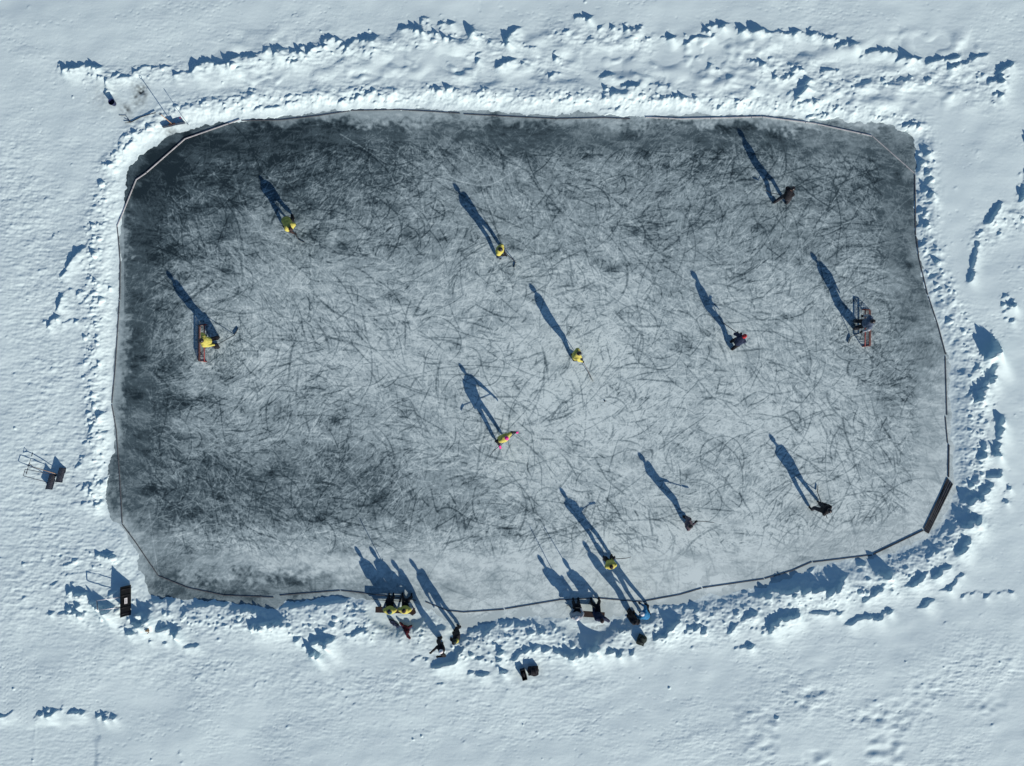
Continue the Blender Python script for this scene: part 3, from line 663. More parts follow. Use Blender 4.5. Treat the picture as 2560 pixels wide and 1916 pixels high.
# ------------------------------------------------------------------ bags and clothes in the snow
def bag(name, label, c, rz, L, Wd, Hh, material, handle='strap', cat='bag'):
    z = flat(c[0], c[1], max(L, Wd) * .55); p = W(c[0], c[1], Hh); root = empty(name, (p.x, p.y, z), math.radians(rz), label, cat)
    bm = bmesh.new(); bm2 = bmesh.new()
    ell(bm, Vector((0, 0, Hh * .48)), [Vector((L * .5, 0, 0)), Vector((0, Wd * .5, 0)), Vector((0, 0, Hh * .52))])
    box(bm, (0, 0, Hh * .42), (L * .86, Wd * .84, Hh * .78)); cloth('shell', bm, material, root, .02, .012, 7); bm2.free()
    bm = bmesh.new(); ell(bm, Vector((L * .1, -Wd * .42, Hh * .4)), [Vector((L * .3, 0, 0)), Vector((0, Wd * .2, 0)), Vector((0, 0, Hh * .35))]); cloth('pocket', bm, material, root, .02, .008, 9)
    for s in (-1, 1):
        bm = bmesh.new(); pts = [(s * L * .18 + .02 * math.sin(t * 3), Wd * (.40 - .8 * t), Hh * (.93 + .16 * math.sin(t * math.pi))) for t in np.linspace(0, 1, 8)]
        tube(bm, pts, .014, 6); obj(handle, bm, 'charcoal_fabric', root)
    return root
bag('duffel_bag', 'black and dark green bag in the snow below the blue jacketed person', (1603, 1600), 70, .56, .44, .30, 'green_fabric')
bag('backpack', 'large black backpack on the open snow below the lower bank', (1333, 1678), 5, .60, .46, .34, 'black_fabric')
bag('sports_bag', 'black bag standing at the right end of the yellow bib bench', (1030, 1533), 60, .30, .28, .32, 'black_fabric')
z = flat(1308, 1684, .4); p = W(1309, 1685, .25)
root = empty('crate', (p.x, p.y, z), math.radians(-74), 'narrow black crate beside the large black backpack', 'crate')
bm = bmesh.new(); L_, W_, H_ = .52, .25, .27
box(bm, (0, 0, .015), (L_, W_, .03)); obj('floor_panel', bm, 'plastic_black', root, smooth_=False)
for sx_, sy_, a_, b_ in ((0, 1, L_, .02), (0, -1, L_, .02), (1, 0, .02, W_ - .045), (-1, 0, .02, W_ - .045)):
    bm = bmesh.new(); box(bm, (sx_ * (L_ / 2 - .012), sy_ * (W_ / 2 - .012), .03 + H_ / 2), (a_, b_, H_), None, .004); obj('side_panel', bm, 'plastic_black', root, smooth_=False)
bm = bmesh.new(); ell(bm, Vector((0, 0, .18)), [Vector((.2, 0, 0)), Vector((0, .085, 0)), Vector((0, 0, .09))]); cloth('contents', bm, 'black_fabric', root, .02, .015, 10)

def garment(name, label, pts, thick, material, cat, sleeves=()):
    c = np.mean(pts, axis=0); z = max(ground(*c), 0); o = W(c[0], c[1], z); root = empty(name, (o.x, o.y, z), 0, label, cat)
    bm = bmesh.new()
    for (ax_, ay_), (bx_, by_) in zip(pts[:-1], pts[1:]):
        A = W(ax_, ay_, 0) - Vector((o.x, o.y, 0)); B = W(bx_, by_, 0) - Vector((o.x, o.y, 0))
        for t in np.linspace(0, 1, 4):
            q = A.lerp(B, t); q.z = max(ground(ax_ + (bx_ - ax_) * t, ay_ + (by_ - ay_) * t) - z, -.05) + .05
            ell(bm, q, [Vector((thick * random.uniform(.8, 1.15), 0, 0)), Vector((0, thick * random.uniform(.6, .9), 0)), Vector((0, 0, .07))])
    cloth('body_panel', bm, material, root, .02, .03, 8)
    for s in sleeves:
        bm = bmesh.new(); P_ = []
        for (a_, b_) in s: q = W(a_, b_, 0) - Vector((o.x, o.y, 0)); q.z = max(ground(a_, b_) - z, -.05) + .06; P_.append(q)
        for A, B in zip(P_[:-1], P_[1:]): cap_(bm, A, B, .07, .06)
        cloth('sleeve', bm, material, root, .02, .014, 12)
garment('folded_jacket', 'small crumpled blue black garment on the snow behind the bench', [(980, 1553), (988, 1560), (995, 1564)], .13, 'navy_fabric', 'jacket', [[(982, 1552), (975, 1549)]])
garment('crumpled_jacket', 'dark wine red jacket with trailing sleeve thrown on the snow', [(1012, 1566), (1018, 1570), (1019, 1578)], .14, 'wine_fabric', 'jacket', [[(1008, 1562), (1001, 1556)], [(1018, 1580), (1021, 1588), (1026, 1592)], [(1024, 1566), (1029, 1563)]])

# ------------------------------------------------------------------ snow tools
def U_handle(bm, a, b, c, d, r): tube(bm, [a, b, b + (c - b) * .04 + (b - a).normalized() * .03, c + (b - c) * .04 + (c - d).normalized() * .03, c, d], r, 8)
# wide pusher with sticker, lower left
z = ground(312, 1502); p = W(309, 1502, .35); root = empty('snow_pusher', (p.x, p.y, z), 0, 'wide black snow pusher with white sticker standing in the lower left bank', 'snow shovel')
def wide_blade(hw, w0, bow, zt, mat_, parent, rz=0., lean=.0):
    bm = bmesh.new(); n = 14; P_ = []
    for i in range(n + 1):
        row = []
        for j in range(7):
            t = j / 6; y = hw * (2 * i / n - 1); x = w0 * t - bow * math.sin(t * math.pi); zz = zt * (1 - t) ** 1.0
            row.append(bm.verts.new((x + lean * zz, y, zz)))
        P_.append(row)
    for i in range(n):
        for j in range(6): bm.faces.new((P_[i][j], P_[i + 1][j], P_[i + 1][j + 1], P_[i][j + 1]))
    g = bmesh.ops.solidify(bm, geom=bm.faces[:], thickness=.012)
    bmesh.ops.rotate(bm, verts=bm.verts, cent=(0, 0, 0), matrix=Matrix.Rotation(rz, 3, 'Z')); bmesh.ops.recalc_face_normals(bm, faces=bm.faces)
    return obj('blade', bm, mat_, parent)
wide_blade(.75, .30, .03, .50, 'plastic_black', root)
for yy in (-.60, -.3, .3, .6):
    bm = bmesh.new(); tube(bm, [(.02, yy, .48), (.14, yy, .28), (.31, yy, .02)], .016, 6); obj('rib', bm, 'plastic_black', root)
bm = bmesh.new(); q = Vector((.17, .02, .27)); n_ = Vector((.5, 0, .3)).normalized(); rot = Matrix.Rotation(math.radians(59), 3, 'Y'); box(bm, q, (.15, .28, .006), rot); st = obj('sticker', bm, 'sticker_white', root, smooth_=False)
bm = bmesh.new()
for k in range(9): box(bm, q + Vector((.5, 0, .3)).normalized() * .006 + Vector((0, -.11 + k * .026, 0)), (.10 - .03 * (k % 3), .010, .003), rot)
obj('print', bm, 'sticker_ink', st, smooth_=False)
bm = bmesh.new(); a = Vector((.02, .23, .35)); b = Vector((-1.06, .13, .62)); c = Vector((-1.02, -.34, .62)); d = Vector((.02, -.27, .35)); U_handle(bm, a, b, c, d, .017); obj('handle', bm, 'aluminium', root)
bm = bmesh.new(); tube(bm, [b + (c - b) * .05 + Vector((-.025, 0, 0)), c + (b - c) * .05 + Vector((-.025, 0, 0))], .023, 8); obj('grip', bm, 'plastic_black', root)
# scoop and shovel left of the rink
z = ground(100, 1180)
p = W(127, 1203, .15); root = empty('snow_scoop', (p.x, p.y, z), 0, 'navy snow scoop with long U shaped handle on the snow left of the rink', 'snow scoop', 'snow clearing tools left of the rink')
wide_blade(.39, .20, .04, .30, 'plastic_navy', root, math.radians(-17))
bm = bmesh.new(); r_ = Matrix.Rotation(math.radians(-17), 3, 'Z')
pts = [r_ @ Vector(q) for q in [(.02, .27, .24), (-1.10, .20, .40), (-1.10, -.15, .40), (.02, -.16, .24)]]; U_handle(bm, *[q + Vector((0, .12, 0)) for q in pts], .014); obj('handle', bm, 'plastic_navy', root)
p = W(152, 1186, .15); root = empty('snow_shovel', (p.x, p.y, z), 0, 'navy snow shovel with triangular grip and pale shaft left of the rink', 'snow shovel', 'snow clearing tools left of the rink')
wide_blade(.38, .20, .04, .32, 'plastic_navy', root, math.radians(-17))
bm = bmesh.new(); e = r_ @ Vector((-1.22, .06, .42)); tube(bm, [r_ @ Vector((.0, .0, .2)), e], .017, 8); obj('shaft', bm, 'pale_wood', root)
bm = bmesh.new(); g0, g1_, g2_ = e + r_ @ Vector((0, 0, 0)), e + r_ @ Vector((-.15, .10, .02)), e + r_ @ Vector((-.15, -.12, .02)); tube(bm, [g0, g1_, g2_, g0 + Vector((0, -.01, 0))], .018, 6)
obj('grip', bm, 'plastic_black', root)
z2 = z
p = W(80, 1160, 0); root = empty('handle_bar', (p.x, p.y, z2), math.radians(-107 + 90 - 0), 'thin ladder like metal handle bar lying by the snow shovels', 'handle bar')  # a loose handle bar laid flat on the snow, not a rack
bm = bmesh.new(); tube(bm, [(-.03, .62, .03), (-.03, -.52, .03)], .016, 6); tube(bm, [(-.15, .42, .03), (-.15, -.48, .03)], .012, 6); obj('rail', bm, 'stick_black', root)
bm = bmesh.new()
for yy in (.42, -.1, -.44): tube(bm, [(-.17, yy, .03), (-.01, yy, .03)], .012, 6)
obj('cross_bar', bm, 'stick_black', root)
# shovel and pole standing in the bank, upper left
zt = ground(438, 314); p = W(438, 316, 0); root = empty('standing_shovel', (p.x, p.y, zt), 0, 'wide snow shovel with pale wooden shaft stuck upright in the upper left bank', 'snow shovel')
bm = bmesh.new(); rot = Matrix.Rotation(math.radians(13), 3, 'Z'); box(bm, (0, 0, .07), (1.10, .012, .30), rot, .004); obj('blade', bm, 'plastic_navy', root, smooth_=False)
bm = bmesh.new(); box(bm, (0, -.02, .28), (.32, .08, .10), rot, .02); obj('bracket', bm, 'brown_fabric', root)
tp = Vector((-.16, .16, 1.16)); bm = bmesh.new(); tube(bm, [(0, -.01, .24), tp], .019, 8); obj('shaft', bm, 'pale_wood', root)
bm = bmesh.new(); dr = (tp - Vector((0, 0, .24))).normalized(); tube(bm, [tp + dr * .07 + Vector((.05 * math.cos(t), .03 * math.sin(t), .05 * math.sin(t))) for t in np.linspace(0, 2 * math.pi, 13)], .014, 6); obj('grip', bm, 'plastic_black', root)
z = ground(472, 314); p = W(472, 313, 0); root = empty('marker_pole', (p.x, p.y, z), 0, 'thin dark pole planted in the bank beside the upright shovel', 'pole')
bm = bmesh.new(); tube(bm, [(0, 0, -.1), (-.03, .03, .93)], .011, 6); obj('pole', bm, 'stick_black', root)
bm = bmesh.new(); tube(bm, [(-.03, .03, .90), (-.033, .033, .99)], .018, 6); obj('pole_cap', bm, 'red_fabric', root)
# rake-like stick lying
z = ground(350, 295) + .03; root = empty('lying_stick', tuple(W(350, 295, z)), 0, 'dark stick with forked end lying on the snow near the blue bucket', 'stick'); o = root.location
bm = bmesh.new(); tube(bm, [W(389, 282, z + .05) - o, W(352, 293, z) - o, W(327, 306, z) - o], .02, 6); obj('shaft', bm, 'stick_black', root)
bm = bmesh.new()
for q in ((313, 301), (318, 296), (312, 308)): tube(bm, [W(327, 306, z) - o, W(q[0], q[1], z + .04) - o], .014, 6)
tube(bm, [W(298, 289, z) - o, W(316, 290, z) - o], .010, 6); obj('fork', bm, 'stick_black', root)
# bucket
z = flat(284, 259, .35); p = W(284, 259, .30); root = empty('bucket', (p.x, p.y, z), 0, 'dark blue bucket standing on the snow in the upper left', 'bucket')
bm = bmesh.new(); tube(bm, [(0, 0, 0), (0, 0, .30)], [.11, .15], 20, True); bmesh.ops.delete(bm, geom=[f_ for f_ in bm.faces if len(f_.verts) > 4 and f_.calc_center_median().z > .2], context='FACES_ONLY')
obj('shell', bm, 'plastic_blue', root)
bm = bmesh.new(); tube(bm, [(.152 * math.cos(t), .152 * math.sin(t), .30) for t in np.linspace(0, 2 * math.pi, 21)], .008, 6); obj('rim', bm, 'plastic_blue', root)
bm = bmesh.new(); tube(bm, [(.15 * math.cos(t), .04 + .10 * math.sin(t), .30 - .0 * t) for t in np.linspace(0, math.pi, 12)], .005, 5); obj('handle', bm, 'steel', root)
bm = bmesh.new(); tube(bm, [(0, 0, .20), (0, 0, .205)], .128, 16); obj('water', bm, 'plastic_navy', root)
# tan debris
z = ground(370, 1577); root = empty('straw_debris', tuple(W(370, 1577, z)), 0, 'small heap of brown frozen debris on the lower left bank', 'debris')
bm = bmesh.new()
for k in range(26):
    a_ = random.uniform(0, 6.28); r0 = random.uniform(0, .13); ell(bm, Vector((r0 * math.cos(a_), r0 * math.sin(a_), .03 + random.random() * .04)), [Vector((.035, 0, 0)), Vector((0, .025, 0)), Vector((0, 0, .03))], 6, 4)
obj('clods', bm, 'straw', root)
# puck
root = empty('puck', tuple(W(1512, 1003, 0)), 0, 'small black puck on the ice right of the pink hatted skater', 'puck')
bm = bmesh.new(); tube(bm, [(0, 0, .004), (0, 0, .029)], .038, 16); obj('disc', bm, 'stick_tape', root)

# ------------------------------------------------------------------ boards round the rink
BO = [
 ([(600,300),(463,348)],0,'pale topped plank crossing the upper left curve of the rink'),
 ([(463,348),(367,432)],0,'pale topped plank cutting across the dark upper left ice corner'),
 ([(366,433),(341,450)],0,'very short plank at the outer bend of the upper left corner'),
 ([(341,450),(294,567)],0,'sloping plank at the top of the left side of the rink'),
 ([(294,568),(301,655),(300,750)],1,'thin rail along the upper left side of the rink'),
 ([(299,754),(288,925),(280,1008)],1,'thin rail left of the left goal'),
 ([(280,1012),(291,1075),(300,1200),(306,1308)],1,'thin rail along the lower left side of the rink'),
 ([(306,1311),(340,1357),(396,1440)],1,'sloping rail cutting the lower left corner'),
 ([(398,1441),(470,1470),(560,1489),(684,1494)],1,'curved dark rail along the lower left edge, right of the wide snow pusher'),
 ([(700,1489),(850,1477)],1,'straight rail between the lower left curve and the yellow bib bench'),
 ([(853,1477),(960,1489),(1040,1501)],1,'rail running in front of the yellow bib bench'),
 ([(1064,1505),(1120,1527),(1160,1531),(1260,1524)],1,'bowed rail below the lower middle of the rink'),
 ([(1263,1523),(1400,1500),(1480,1495)],1,'rail rising towards the brown bench'),
 ([(1483,1495),(1605,1505)],1,'short rail behind the brown bench and the standing pair'),
 ([(1608,1504),(1700,1487),(1754,1471)],1,'rail right of the blue jacketed person'),
 ([(1757,1470),(1910,1448)],1,'straight rail beside the long shaded snow hollow'),
 ([(1912,1447),(1980,1427),(2030,1405)],1,'rail climbing along the lower right edge of the rink'),
 ([(2033,1406),(2180,1388)],1,'snow dusted rail at the lower right edge'),
 ([(2183,1386),(2308,1326)],2,'double plank leading to the stacked boards'),
 ([(2310,1323),(2370,1197)],2,'dark plank on the ice side of the stacked boards'),
 ([(2371,1193),(2372,1112)],2,'short plank above the stacked boards'),
 ([(2369,1108),(2363,1042)],1,'short board low on the right side of the rink'),
 ([(2367,1038),(2363,892)],1,'long upright board on the right side of the rink'),
 ([(2364,886),(2345,815),(2321,742)],1,'slanting rail on the right side beyond the right goal'),
 ([(2319,738),(2297,645),(2290,592)],1,'bent rail on the upper right side of the rink'),
 ([(2289,588),(2287,437)],1,'straight rail below the upper right corner'),
 ([(2286,434),(2182,342)],3,'pale thin plank cutting across the upper right corner'),
 ([(2180,341),(2043,311)],0,'white edged plank left of the upper right corner'),
 ([(2041,310),(1906,293)],0,'white edged plank above the black dressed skater'),
 ([(1904,293),(1700,298),(1614,294)],0,'white edged plank at the upper edge, third from the right corner'),
 ([(1575,298),(1510,295),(1390,298),(1270,292),(1160,286)],1,'long dark rail along the middle of the upper edge'),
 ([(1150,284),(1000,275),(877,277)],1,'dark rail along the upper edge left of the middle gap'),
 ([(874,278),(790,291),(700,301),(604,302)],1,'dark rail along the upper left edge'),
]
def strip(bm, pts, wd, h0, h1, zs):
    """solid plank on edge following pts (world xy), bottom h0, top h1"""
    P = [Vector((p[0], p[1], 0)) for p in pts]; rows = []
    for i, p in enumerate(P):
        d = (P[min(i + 1, len(P) - 1)] - P[max(i - 1, 0)]).normalized(); n = Vector((-d.y, d.x, 0)) * wd / 2
        rows.append([bm.verts.new(p + n + Vector((0, 0, zs[i] + h0))), bm.verts.new(p - n + Vector((0, 0, zs[i] + h0))), bm.verts.new(p - n + Vector((0, 0, zs[i] + h1))), bm.verts.new(p + n + Vector((0, 0, zs[i] + h1)))])
    for a, b in zip(rows[:-1], rows[1:]):
        for k in range(4): bm.faces.new((a[k], a[(k + 1) % 4], b[(k + 1) % 4], b[k]))
    bm.faces.new(rows[0][::-1]); bm.faces.new(rows[-1]); bmesh.ops.recalc_face_normals(bm, faces=bm.faces)
BG = 'low boards and rails laid end to end round the rink'
def board(pts, kind, label, off=0.0, lift=0.0, group=BG):
    fine = []
    for (a, b), (c, d) in zip(pts[:-1], pts[1:]):
        n = max(1, int(math.hypot(c - a, d - b) / 25))
        for k in range(n): fine.append((a + (c - a) * k / n, b + (d - b) * k / n))
    fine.append(pts[-1])
    w2 = [Vector(((a - 1280) / PPM, (958 - b) / PPM)) for a, b in fine]
    zs = [max(0.0, min(ground(a, b), .10)) + lift for a, b in fine]
    o = w2[0]; L = [(v - o) for v in w2]
    if off:
        L2 = []
        for i, v in enumerate(L):
            d = (L[min(i + 1, len(L) - 1)] - L[max(i - 1, 0)]).normalized(); L2.append(v + Vector((-d.y, d.x)) * off)
        L = L2
    root = empty('border_board' if kind in (0, 2, 3) else 'border_rail', (o.x, o.y, 0), 0, label, 'board' if kind in (0, 2, 3) else 'rail', group)
    bm = bmesh.new()
    wd = {0: .036, 1: .040, 2: .048, 3: .034}[kind]; ht = {0: .05, 1: .028, 2: .04, 3: .03}[kind]
    strip(bm, L, wd, -.03, ht, zs); obj('plank', bm, {0: 'board_pale', 1: 'board_wood', 2: 'board_dark', 3: 'board_pale'}[kind], root, smooth_=False)
    # pegs that hold it, every few metres
    step = max(4, len(L) // 3)
    for i in list(range(1, len(L) - 1, step)):
        d = (L[i + 1] - L[i - 1]).normalized(); n = Vector((-d.y, d.x)) * (wd / 2 + .012); bm = bmesh.new()
        tube(bm, [(L[i].x + n.x, L[i].y + n.y, -.02), (L[i].x + n.x, L[i].y + n.y, zs[i] + ht + .02)], .010, 6); obj('peg', bm, 'board_wood', root)
    return root
for pts, kind, label in BO: board(pts, kind, label)
SGp = 'boards stacked side by side at the lower right corner'
for k, (dx, z_, txt) in enumerate([(9, 0, 'inner board of the stack leaning past the lower right corner'), (14, .0, 'second board of the stack, next to the inner one'), (19, .0, 'second board of the stack from its outer side'), (24, .0, 'outermost board of the stack at the lower right corner')]):
    e = (1195 - 0, 1300)[0]
    board([(2308 + dx * .45, 1329 + k * 1.5), (2361 + dx * .8, 1197 + k * 4)], 2, txt, 0, .0 + .012 * k, SGp)

# ------------------------------------------------------------------ snow sheet
sm = bpy.data.materials.new('snow'); sm.use_nodes = True; t = sm.node_tree; b = t.nodes['Principled BSDF']
b.inputs['Roughness'].default_value = .75; b.inputs['Specular IOR Level'].default_value = .2
at = t.nodes.new('ShaderNodeAttribute'); at.attribute_name = 'wet'
n1 = t.nodes.new('ShaderNodeTexNoise'); n1.inputs['Scale'].default_value = 1.3; n1.inputs['Detail'].default_value = 8; n1.inputs['Roughness'].default_value = .6
g = t.nodes.new('ShaderNodeNewGeometry'); t.links.new(g.outputs['Position'], n1.inputs['Vector'])
mr = t.nodes.new('ShaderNodeMix'); mr.data_type = 'RGBA'; mr.inputs[6].default_value = (.70, .885, .885, 1); mr.inputs[7].default_value = (.77, .95, .95, 1); t.links.new(n1.outputs['Fac'], mr.inputs[0])
mw = t.nodes.new('ShaderNodeMix'); mw.data_type = 'RGBA'; mw.inputs[7].default_value = (.02, .032, .038, 1)
t.links.new(at.outputs['Fac'], mw.inputs[0]); t.links.new(mr.outputs[2], mw.inputs[6]); t.links.new(mw.outputs[2], b.inputs['Base Color'])
n2 = t.nodes.new('ShaderNodeTexNoise'); n2.inputs['Scale'].default_value = 14; n2.inputs['Detail'].default_value = 6; t.links.new(g.outputs['Position'], n2.inputs['Vector'])
bp = t.nodes.new('ShaderNodeBump'); bp.inputs['Strength'].default_value = .25; bp.inputs['Distance'].default_value = .010; t.links.new(n2.outputs['Fac'], bp.inputs['Height']); t.links.new(bp.outputs['Normal'], b.inputs['Normal'])

ext = np.array([-600, -200, -80, -40, -30.])
ax = np.concatenate([ext, gx, -ext[::-1]]); ay = np.concatenate([ext[:4], [-25], gy, [25], -ext[::-1][1:]])
ni, nj = len(ay), len(ax); Hf = np.full((ni, nj), .17, np.float32); Wf = np.zeros((ni, nj), np.float32)
yi = 5; xi = 5; Hf[yi:yi + gs[0], xi:xi + gs[1]] = H; Wf[yi:yi + gs[0], xi:xi + gs[1]] = wet
AX, AY = np.meshgrid(ax, ay)
def grid_mesh(name, X, Y, Z, keep, attrs, material):
    ni, nj = X.shape; idx = np.arange(ni * nj).reshape(ni, nj)
    q = np.stack([idx[:-1, :-1], idx[:-1, 1:], idx[1:, 1:], idx[1:, :-1]], -1)[keep]
    used = np.zeros(ni * nj, bool); used[q.ravel()] = True; remap = np.cumsum(used) - 1; q = remap[q]
    co = np.stack([X.ravel(), Y.ravel(), Z.ravel()], -1)[used].astype(np.float32)
    me = bpy.data.meshes.new(name); me.vertices.add(len(co)); me.vertices.foreach_set('co', co.ravel())
    me.loops.add(q.size); me.loops.foreach_set('vertex_index', q.ravel().astype(np.int32)); me.polygons.add(len(q))
    me.polygons.foreach_set('loop_start', np.arange(0, q.size, 4, dtype=np.int32)); me.polygons.foreach_set('use_smooth', np.ones(len(q), bool))
    me.update(calc_edges=True)
    for k, v in attrs.items(): a = me.attributes.new(k, 'FLOAT', 'POINT'); a.data.foreach_set('value', v.ravel()[used].astype(np.float32))
    me.materials.append(material); o = bpy.data.objects.new(name, me); COL.objects.link(o); return o
lowf = np.maximum(np.maximum(Hf[:-1, :-1], Hf[1:, 1:]), np.maximum(Hf[1:, :-1], Hf[:-1, 1:]))
so = grid_mesh('snow', AX, AY, Hf, lowf > -.06, {'wet': Wf}, sm); tag(so, 'trodden white snow with shovelled banks all round the rink', 'snow', kind='structure')

# ------------------------------------------------------------------ ice sheet with skate marks
IC = 0.030; ix0, ix1, iy0, iy1 = -21.6, 22.8, -12.6, 14.2
ix = np.arange(ix0, ix1, IC); iy = np.arange(iy0, iy1, IC); IX, IY = np.meshgrid(ix, iy); ish = IX.shape
FX = [290,330,400,500,700,900,1100,1300,1500,1700,1900,2100,2230,2300,2400]; FY = [290,330,450,600,750,900,1050,1200,1290,1350,1410,1470,1540]
FV = [[.02,.04,.10,.16,.28,.40,.42,.34,.42,.52,.50,.55,.55,.60,.6],
      [.02,.03,.05,.12,.14,.20,.34,.22,.34,.36,.30,.48,.40,.30,.4],
      [.05,.04,.08,.20,.20,.26,.38,.38,.40,.44,.42,.36,.30,.26,.4],
      [.35,.10,.14,.26,.32,.36,.46,.48,.46,.50,.46,.42,.36,.28,.4],
      [.35,.14,.20,.36,.52,.58,.60,.64,.66,.66,.64,.60,.48,.34,.4],
      [.35,.12,.22,.44,.58,.58,.62,.66,.68,.68,.66,.60,.50,.46,.6],
      [.35,.16,.20,.34,.42,.46,.58,.66,.66,.62,.64,.58,.52,.56,.7],
      [.12,.18,.20,.20,.24,.30,.44,.60,.60,.56,.60,.58,.54,.62,.7],
      [.40,.22,.18,.20,.22,.28,.36,.46,.54,.60,.64,.62,.60,.66,.7],
      [.50,.42,.32,.38,.40,.42,.48,.50,.62,.70,.68,.60,.62,.70,.7],
      [.50,.44,.34,.42,.60,.66,.66,.68,.68,.70,.66,.58,.64,.70,.7],
      [.50,.40,.22,.22,.28,.42,.56,.62,.66,.68,.60,.60,.66,.70,.7],
      [.60,.50,.30,.16,.30,.60,.66,.70,.72,.74,.72,.70,.70,.70,.7]]
FV = np.array(FV); FV = np.clip((FV - .42) * 1.25 + .40, .0, .80); FV[1] *= .75; FV[2:5, 5:10] *= .88; FV[1:6, 9:14] *= .78; FV[5:8, 12:14] -= .05; FV[5:8, 5:11] -= .03; FV[3:10, 0:5] = FV[3:10, 0:5] * .8 + .10; FV[5:8, 7:12] += .03; FV[9:11, 3:9] += .07; IPX, IPY = to_px(IX, IY)
IPXw = IPX + gnoise(ish, IC, .9, .9, 41) * 10 + gnoise(ish, IC, .16, .16, 71) * 9; IPYw = IPY + gnoise(ish, IC, .9, .9, 42) * 9 + gnoise(ish, IC, .16, .16, 72) * 9
fi = np.interp(IPXw, FX, np.arange(len(FX))); fj = np.interp(IPYw, FY, np.arange(len(FY)))
fi = np.clip(fi, 0, len(FX) - 1.001); fj = np.clip(fj, 0, len(FY) - 1.001); a0 = fi.astype(int); b0 = fj.astype(int); ta = smooth(fi - a0); tb = smooth(fj - b0)
base = (FV[b0, a0] * (1 - ta) + FV[b0, a0 + 1] * ta) * (1 - tb) + (FV[b0 + 1, a0] * (1 - ta) + FV[b0 + 1, a0 + 1] * ta) * tb
sI = sdf(IX, IY)
act = smooth((-sI - .9) / 1.2) * (1 - .72 * smooth((IPY - 1355) / 50)) * (1 - .5 * smooth((400 - IPX) / 60))      # where skaters go
act = np.maximum(act, .38)
frost = base * .97 + .13 * smooth(base / .38) + .01 + .035 * gnoise(ish, IC, 1.1, .7, 43) + .030 * gnoise(ish, IC, .5, .12, 44) + .05 * smooth(base / .5) * np.abs(gnoise(ish, IC, .35, .16, 73)) - .09 * np.maximum(gnoise(ish, IC, .8, .5, 74) - .5, 0) + act * (.035 * gnoise(ish, IC, .09, .05, 45) + .035 * gnoise(ish, IC, .05, .09, 46))
dark = np.zeros(ish, np.float32); lite = np.zeros(ish, np.float32)
def splat(A, xs, ys, wv):
    fx = (xs - ix0) / IC; fy = (ys - iy0) / IC; a = fx.astype(int); b = fy.astype(int); ok = (a >= 0) & (b >= 0) & (a < ish[1] - 1) & (b < ish[0] - 1)
    a, b, fx, fy, wv = a[ok], b[ok], fx[ok] - a[ok], fy[ok] - b[ok], wv[ok]
    np.add.at(A, (b, a), wv * (1 - fx) * (1 - fy)); np.add.at(A, (b, a + 1), wv * fx * (1 - fy)); np.add.at(A, (b + 1, a), wv * (1 - fx) * fy); np.add.at(A, (b + 1, a + 1), wv * fx * fy)
rs = np.random.default_rng(5)
def marks(A, n, Lr_, wr_, ir, region=None, curv=.5, seedpts=None):
    for k in range(n):
        if seedpts is not None and rs.random() < .8: c = seedpts[rs.integers(len(seedpts))]; x, y = c[0] + rs.normal() * c[2], c[1] + rs.normal() * c[2]
        else: x, y = rs.uniform(ix0 + .6, ix1 - .6), rs.uniform(iy0 + .6, iy1 - .8)
        L = Lr_[0] + (Lr_[1] - Lr_[0]) * rs.random() ** 2.2; m = max(4, int(L / (IC * .55)))
        dn_ = 0.5 + .5 * math.sin(x * .9 + 1.3 * math.sin(y * .7)) * math.cos(y * .8 + .5 * x)
        if rs.random() > .45 + .55 * dn_: continue
        th = rs.uniform(0, 2 * math.pi) if rs.random() < .45 else rs.normal() * .45 + .8 * math.sin(x * .35 + y * .5); kc = rs.normal() * curv * (.35 if rs.random() < .7 else 1.2)
        s = np.arange(m) * (L / m); ang = th + kc * s + .25 * np.sin(s * rs.uniform(1, 4) + rs.uniform(0, 6)) * .4
        xs = x + np.cumsum(np.cos(ang)) * L / m; ys = y + np.cumsum(np.sin(ang)) * L / m
        prof = np.sin(np.linspace(.12, math.pi - .12, m)) ** .6; I = rs.uniform(*ir) * prof * (L / m / IC)
        wd = rs.uniform(*wr_)
        nx, ny = -np.sin(ang), np.cos(ang); q = max(1, int(round(wd / (IC * .8))))
        for j in range(q): o = (j - (q - 1) / 2) * IC * .8; splat(A, xs + nx * o, ys + ny * o, I)
marks(dark, 4800, (.2, 1.6), (.02, .045), (.4, 1.3), curv=1.0)
marks(dark, 420, (1.6, 5.5), (.03, .06), (.4, 1.0), curv=.95)
marks(lite, 150, (1.6, 5.5), (.02, .04), (.3, .7), curv=.9)
marks(dark, 1900, (.4, 2.6), (.045, .10), (.35, 1.0), curv=.7)
marks(dark, 640, (2.0, 6.5), (.03, .06), (.4, .9), curv=.5)
marks(dark, 110, (.6, 2.2), (.10, .24), (.16, .40), curv=.5)
marks(lite, 90, (2.0, 7.0), (.02, .04), (.3, .7), curv=.35)
marks(lite, 300, (.3, 1.2), (.08, .2), (.15, .4), curv=.4)
marks(dark, 36000, (.08, .45), (.02, .03), (.3, 1.0), curv=1.4)
marks(lite, 42000, (.10, .9), (.02, .028), (.3, .9), curv=.9)
marks(lite, 6500, (.4, 2.6), (.02, .03), (.20, .60), curv=.5)
